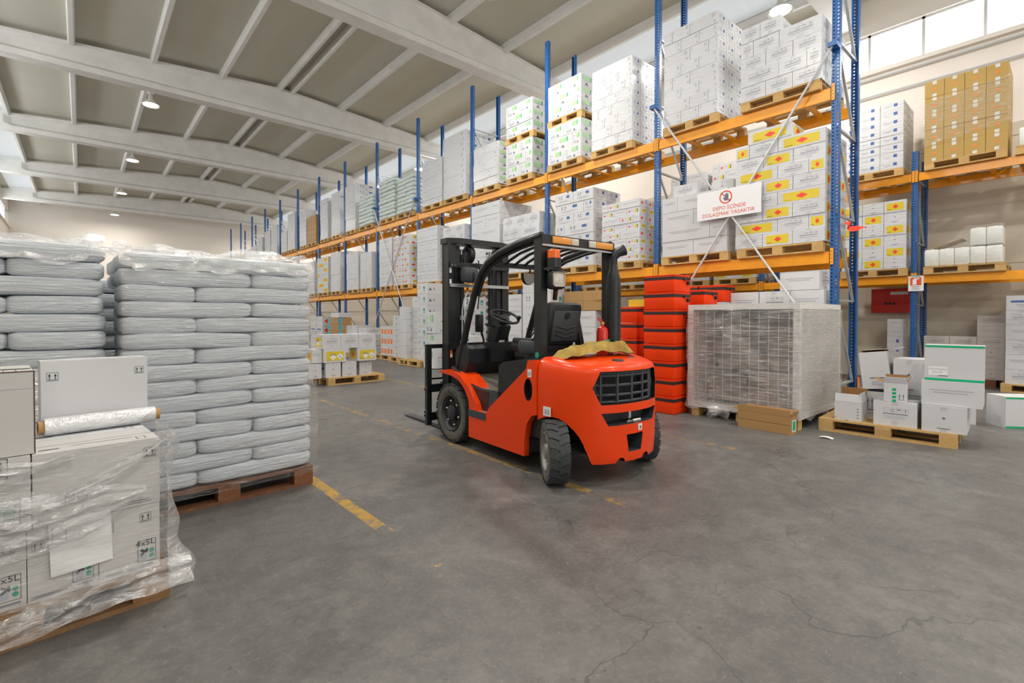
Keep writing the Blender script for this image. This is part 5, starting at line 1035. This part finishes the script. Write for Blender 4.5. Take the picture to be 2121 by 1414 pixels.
b = MB(); b.rev([(.016, .28), (.02, .285), (.02, .305), (0, .31)], 'lens_amber', 12); b.bar((0, 0, .305), (-.06, 0, .325), .016, .008, 'extinguisher_red'); b.bar((0, 0, .32), (-.065, 0, .345), .016, .006, 'extinguisher_red'); b.build('valve', t)
b = MB(); b.rev([(.0565, .09), (.0565, .125)], 'plastic_black', 24); b.build('band', t)
def tarp_fn(u, v):
    x = -.42 + .83 * u; y = -1.43 - .19 * v - .015 * math.sin(9 * u); e = min(u, 1 - u, v, 1 - v)
    base = .984 + .0384 * max(0, 1 - abs(x) / .5) - .004 - .5 * max(0, abs(x) - .36) ** 1.3
    return (x, y, base + (.085 * min(1, e * 7) * (.70 + .10 * math.sin(7 * u + 2) + .30 * u) + .006 * math.sin(26 * u + 7 * v) + .008 * math.sin(15 * v + 9 * u) * min(1, e * 8)))
b = MB(); b.grid(46, 14, tarp_fn, 'tarp'); b.grid(10, 5, lambda u, v: (.13 + .24 * u, -1.47 - .07 * v, 1.075 + .03 * math.sin(6 * u) + .012 * u), 'ink_teal')
tag(b.build('folded_tarp', None, (3.45, 4.25, 0), R(-4)), 'crumpled olive-yellow tarp lying on the rear of the forklift', 'tarp')

# ------------------------------------------------------------------ bag pallets at the left
def bag_pallet(ox, oy, rz, wd, dp, nl, h, side, phrase, wood='pallet_dark', z0=.152, base=True, rws=(0, 1)):
    """ox, oy: front right foot of the load; layers alternate two long bags / three short ends along the front"""
    Mx = Matrix.Translation((ox, oy, 0)) @ Matrix.Rotation(R(rz), 4, 'Z')
    if base:
        c = Mx @ Vector((-wd / 2, dp / 2, 0)); pallet(c.x, c.y, 0, 'dark wooden pallet under ' + phrase, None, R(rz + 90), wood, detail=True, L=wd, Wd=dp)
    for k in range(nl):
        rows = [(-.66, 0), (-1, -.66)] if k % 2 == 0 else [(-.36, 0), (-1, -.36)]
        for r in rws:
            for i, (a, b_) in enumerate(rows):
                if r == 1 and k < nl - 2 and i > 0: continue
                x0, x1 = a * wd, b_ * wd; w_ = (x1 - x0); c = Mx @ Vector(((x0 + x1) / 2, dp * (.25 + .5 * r), 0)); o = put(random.choice(SACKW), 'bag', None, (c.x, c.y, z0 + h * k), R(rz + random.uniform(-1.5, 1.5)) + (math.pi if random.random() < .5 else 0))
                o.scale = (w_ * 1.018 + random.uniform(-.006, .006), dp * .495 + random.uniform(-.01, .004), h * random.uniform(1.0, 1.05)); o.rotation_euler.y = R(random.uniform(-.35, .35))
                where = ('right' if i == 0 else 'left') + (' rear' if r else '')
                tag(o, f'white bag, layer {k + 1} up, {where}, in {phrase}', 'bag', 'bags in ' + phrase)
bag_pallet(1.36, 3.93, 2.5, 1.17, 1.0, 15, .1045, 1, 'the tall bag stack behind the film roll')
bag_pallet(.115, 3.97, 3, 1.2, 1.0, 15, .1065, 1, 'the bag stack at the left picture edge')
bag_pallet(.85, 5.12, 2, 1.2, .9, 13, .112, 1, 'the bag stack glimpsed in the gap behind', rws=(0,))
def top_film(ox, oy, rz, wd, dp, z, label, seed):
    Mx = Matrix.Translation((ox, oy, 0)) @ Matrix.Rotation(R(rz), 4, 'Z'); rn = random.Random(seed); ph = [rn.uniform(0, 6) for _ in range(6)]
    def fn(u, v):
        x = -wd * 1.02 * (1 - u) + .01; e = min(u, 1 - u); y = -.025 + (dp + .03) * v
        zz = z + .012 + .016 * math.sin(13 * u + ph[0] + 5 * v) * math.sin(9 * v + ph[1]) + .010 * math.sin(31 * u + ph[2]) + (.03 * max(0, math.sin(6 * u + ph[3])) * (1 - v)) + (.035 if u > .93 or u < .06 else 0) * abs(math.sin(20 * v + ph[4]))
        if v < .1: zz -= (.1 - v) * 1.6; y += .0
        p = Mx @ Vector((x, y, zz)); return tuple(p)
    tag(MB().grid(60, 24, fn, 'film_bunched').build('stretch_film'), label, 'film')
top_film(1.36, 3.93, 2.5, 1.17, 1.0, 0.152 + 15 * .1045 + .035, 'clear film gathered over the top of the tall bag stack', 3)
top_film(.115, 3.97, 3, 1.2, 1.0, 0.152 + 15 * .1065 + .035, 'clear film gathered over the top of the left-edge bag stack', 5)
def side_film(ox, oy, rz, wd, dp, z0, z1, label):
    Mx = Matrix.Translation((ox, oy, 0)) @ Matrix.Rotation(R(rz), 4, 'Z')
    def fn(u, v):
        s = u * 3
        if s < 2: x, y = -wd * 1.03 * (1 - s / 2) + .03, -.035
        else: x, y = .035, -.035 + dp * (s - 2)
        w_ = .008 * math.sin(60 * v + 7 * math.sin(11 * u)) + .006 * math.sin(37 * u + 10 * v); p = Mx @ Vector((x + (w_ if s > 2 else 0), y - (w_ if s <= 2 else 0), z0 + (z1 - z0) * v)); return tuple(p)
    tag(MB().grid(90, 50, fn, 'film_thin').build('stretch_film'), label, 'film')
side_film(1.36, 3.93, 2.5, 1.17, 1.0, .10, 1.73, 'thin stretch film wound round the tall bag stack')

# ------------------------------------------------------------------ film-wrapped carton pallet in the left foreground
FG = Matrix.Translation((.27, 2.80, 0)) @ Matrix.Rotation(R(5.5), 4, 'Z')
def fgp(x, y, z=0): return tuple(FG @ Vector((x, y, z)))
p = fgp(-.47, .34); pallet(p[0], p[1], 0, 'wooden pallet at the left under the film-wrapped 4x5L cartons', None, R(95.5), 'pallet_mid', detail=True, L=1.0, Wd=.74)
def fgart(kind):
    def f(F):
        a = F.asp
        def arrowbox(x, y, w_):
            h = w_ * a; F.frame(x, y, x + w_, y + h, w_ * .03, 'ink_dark'); F.arrows(x + w_ / 2, y + h * .12, w_ * .5, h * .74, 'ink_dark')
        if kind == 'low':
            arrowbox(.66, .74, .19); arrowbox(.06, .70, .17); F.frame(.62, .12, .93, .46, .008, 'ink_dark'); F.poly([(.66, .30), (.68, .33), (.80, .28), (.78, .25)], 'ink_dark'); F.poly([(.66, .25), (.68, .22), (.80, .30), (.78, .33)], 'ink_dark'); F.rect(.67, .15, .77, .25, 'ink_pale')
            for b_ in (.20, .28): F.poly([(.855 + .045 * math.cos(q * .63), b_ + .045 * a * math.sin(q * .63)) for q in range(10)], 'ink_teal')
            F.frame(.05, .04, .6, .085, .006, 'ink'); F.lines(.08, .56, .058, 1, .1, .012, 'ink'); F.rect(.62, .06, .93, .066, 'ink'); F.lines(.64, .92, .075, 1, .1, .014, 'ink')
        elif kind == 'top':
            arrowbox(.86, .72, .105); F.rect(.66, .05, .93, .058, 'ink'); F.lines(.68, .9, .08, 1, .1, .012, 'ink')
        elif kind == 'up':
            arrowbox(.05, .72, .10); arrowbox(.87, .75, .09)
        elif kind == 'end': F.lines(.2, .8, .8, 2, .06, .02, 'ink'); F.frame(.2, .1, .8, .2, .01, 'ink_pale')
        elif kind == 'tape': F.rect(0, .80, .22, .97, 'tape_clear'); F.rect(0, .795, 1, .80, 'ink_pale'); F.rect(.965, 0, 1, 1, 'seam_dark') if False else None
    return f
def fgbox(x0, y0, z, dx, dy, dz, front, label, mat='carton_grey', group=None, txt=None, top=True, rz=0):
    t = empty('carton', fgp(x0 + dx / 2, y0 + dy / 2, z), R(5.5 + rz), label=label, cat='carton', group=group); b = MB(); b.box(-dx / 2, -dy / 2, 0, dx / 2, dy / 2, dz, mat)
    art_on(b, ('-y', fgart(front)), dx, dy, dz)
    F = Face(b, (dx / 2, -dy / 2, 0), (0, dy, 0), (0, 0, dz), (.0012, 0, 0), dy / dz); fgart('end')(F)
    if top:
        F = Face(b, (-dx / 2, -dy / 2, dz), (dx, 0, 0), (0, dy, 0), (0, 0, .0012), dx / dy); F.rect(0, .485, 1, .495, 'seam_dark'); F.lines(.3, .8, .3, 1, .1, .03, 'ink_pale'); F.frame(.82, .1, .9, .3, .006, 'ink'); F.lines(.05, .2, .2, 1, .1, .05, 'ink')
    if txt:
        for s_, size, px, pz in txt: write(b, s_, size, (px, -dy / 2 - .0022, pz), (1, 0, 0), (0, 0, 1), 'ink_dark')
    b.build('body', t); return t
for i, nm in enumerate(('right', 'middle', 'left')):
    for r in (0, 1):
        if r and i: continue
        fgbox(-.222 * (i + 1) + .001, .005 + .335 * r, .146, .219, .33, .297, 'low', f'{nm} lower 4x5L carton {"in the rear row" if r else "at the front"} of the film-wrapped foreground pallet', txt=[('4x5L', .036, .055, .112)], group='4x5L cartons')
fgbox(-.425, .005, .445, .425, .30, .30, 'top', 'right upper carton under the film roll on the foreground pallet', txt=[('MO', .05, -.08, .08)]); fgbox(-.855, .005, .445, .425, .30, .30, 'low', 'left upper carton under the taped box on the foreground pallet', txt=[('4x5L', .036, .11, .112)])
fgbox(-.425, .31, .445, .425, .30, .30, 'top', 'rear upper carton under the standing white carton', mat='carton_white'); fgbox(-.855, .31, .445, .425, .30, .30, 'top', 'rear left upper carton on the foreground pallet', mat='carton_white')
fgbox(-.375, .47, .748, .415, .13, .345, 'up', 'white carton with two arrow marks standing behind the film roll', mat='carton_white', rz=1)
t = fgbox(-.90, .03, .748, .485, .38, .335, 'tape', 'taped white carton on top at the left picture edge', top=True)
b = MB(); b.box(.2405, -.1915, 0, .2445, -.188, .335, 'seam_dark'); b.box(-.2, -.1915, .334, .2445, -.186, .338, 'seam_dark'); b.build('torn_edge', t)
b = MB(); b.quad((-.24, -.05, .3385), (.48, .0, 0), (0, .1, 0), 'tape_clear'); b.quad((-.1, -.19, .339), (.22, 0, 0), (0, .16, 0), 'label_white'); b.build('tape', t)
# stretch film roll
rt = empty('film_roll', fgp(-.155, .405, .79), R(5.5 + 4), label='roll of clear stretch film lying on the foreground cartons', cat='film roll')
b = MB(); b.rev([(.028, -.215), (.040, -.215), (.041, -.2), (.041, .2), (.040, .215), (.028, .215)], 'film_roll', 32, 'x'); b.rev([(.039, -.21), (.039, .21)], 'sign_white', 24, 'x'); b.build('film', rt)
b = MB(); b.rev([(.022, -.235), (.030, -.235), (.030, .235), (.022, .235)], 'carton_brown', 24, 'x', close=True); b.build('core', rt)
# paper sheet behind the film
b = MB(); b.grid(10, 10, lambda u, v: fgp(-.375 + .20 * u - .006 * v, -.006 - .004 * math.sin(9 * v + 3 * u), .232 + .22 * v - .0 * u + .012 * u), 'label_white'); F = Face(b, fgp(-.378, -.0125, .24), Vector(fgp(-.178, -.0125, .25)) - Vector(fgp(-.378, -.0125, .24)), (0, 0, .2), (0, 0, 0)); F.frame(.04, .66, .26, .97, .008, 'ink_dark'); F.lines(.3, .85, .9, 3, .10, .006, 'ink', ); tag(b.build('paper_sheet'), 'creased white delivery sheet tucked under film on the foreground cartons', 'paper')
# films of the foreground pallet
def fgfilm(u, v):
    s = u * 1.55
    if s < 1: x, y = -.95 + .965 * s, -.020
    else: x, y = .022 + .02 * math.sin(9 * v) ** 2, -.02 + .65 * (s - 1) / .55
    w_ = .006 * math.sin(50 * v + 5 * math.sin(9 * u)) + .004 * math.sin(31 * u + 12 * v)
    return fgp(x + (w_ if s >= 1 else 0), y - (abs(w_) if s < 1 else 0), .13 + .615 * v)
tag(MB().grid(70, 40, fgfilm, 'film_thin').build('stretch_film'), 'thin clear film stretched over the front of the foreground cartons', 'film')
def swag(p0, p1, d0, d1, sag, wd, nu, seed, bul):
    rn = random.Random(seed); ph = [rn.uniform(0, 6) for _ in range(6)]
    def fn(u, v):
        x = p0[0] + (p1[0] - p0[0]) * u; zt_ = p0[1] + (p1[1] - p0[1]) * u - sag * math.sin(math.pi * u); ww = d0 + (d1 - d0) * u + wd * math.sin(math.pi * u)
        z = zt_ - ww * v + .010 * math.sin(17 * u + ph[0] + 4 * v); y = -.028 - bul * math.sin(math.pi * v) * (.5 + .5 * math.sin(3 * u + ph[1])) - .009 * math.sin(24 * v + 5 * u + ph[2]) - .006 * math.sin(40 * u + ph[3] + 9 * v)
        return fgp(x, y, z)
    return fn
b = MB(); b.grid(60, 20, swag((-.95, .745), (.03, .755), .05, .012, .17, .05, 60, 1, .02), 'film_bunched'); b.grid(50, 26, swag((-.92, .72), (-.06, .55), .02, .03, .02, .24, 50, 2, .035), 'film_bunched'); b.grid(30, 16, swag((-.92, .755), (-.30, .735), .10, .01, .02, .05, 30, 9, .02), 'film_bunched')
tag(b.build('loose_film'), 'loose bunched film hanging in swags across the foreground cartons', 'film')
def cornerf(u, v):
    a = u; z = .03 + .75 * v; out = .025 + .035 * (1 + math.sin(7 * v + .5)) * (.6 + .4 * math.sin(17 * v)) + (.05 * (1 - v) ** 2)
    x = .022 + out * math.sin(math.pi * min(1, a * 1.2)) ; y = -.03 + .22 * a - .015 * math.sin(14 * v + 3 * a)
    return fgp(x, y, z + .012 * math.sin(9 * a))
tag(MB().grid(16, 50, cornerf, 'film_bunched').build('loose_film'), 'crumpled film bulging off the right corner of the foreground pallet', 'film')
def skirt(u, v):
    x = -.98 + 1.09 * u; z = .17 - .145 * v * (1 - .25 * u) + .012 * math.sin(11 * u) + .02 * u; y = -.03 - .10 * v * (1 - .5 * u) - .02 * math.sin(9 * v + 6 * u) - .008 * math.sin(37 * u + 8 * v)
    return fgp(x, y, max(.008, z))
tag(MB().grid(60, 18, skirt, 'film_bunched').build('loose_film'), 'film skirt trailing over the edge of the foreground pallet', 'film')
def backfilm(u, v):
    return (-1.15 + 1.35 * u, 3.84 - .30 * (1 - v) * math.sin(2.6 * u + .2) - .03 * math.sin(12 * u + 3 * v), .72 + .42 * v * (1 - .75 * u ** 2) + .03 * math.sin(9 * u) + .012 * math.sin(25 * u + 14 * v))
tag(MB().grid(60, 24, backfilm, 'film_bunched').build('loose_film'), 'loose film sheet slumped against the left-edge bag stack', 'film')

# ------------------------------------------------------------------ the largest cartons as objects, the remainder as one mass
def emit_cartons(limit):
    CART.sort(key=lambda c: -c['s']); big, rest = CART[:limit], CART[limit:]
    for c in big:
        tp = c['t']
        if tp.me is None: tp.me = tp.mesh('carton')
        o = put(tp.me, 'carton', None, c['p'], c['rz']); o.scale = c['d']; tag(o, c['label'], 'carton', c['group'])
    mb = MB()
    for c in rest:
        mb.M = Matrix.Translation(c['p']) @ Matrix.Rotation(c['rz'], 4, 'Z') @ Matrix.Diagonal((*c['d'], 1)); t = c['t']
        nb = len(mb.v)
        loc = [tuple(mb.M @ Vector(p)) for p in t.v]; mb.v += loc
        sl = [mb.slot(m) for m in t.mats]
        for f, m in zip(t.f, t.mi): mb.f.append(tuple(nb + i for i in f)); mb.mi.append(sl[m]); mb.sm.append(False)
    mb.M = Matrix()
    tag(mb.build('cartons'), 'the remaining small white and brown cartons stacked on the far rack pallets', 'carton', None, 'stuff')
    print('CARTONS', len(CART))
emit_cartons(300 - sum(1 for o in bpy.data.objects if o.get('category') == 'carton'))
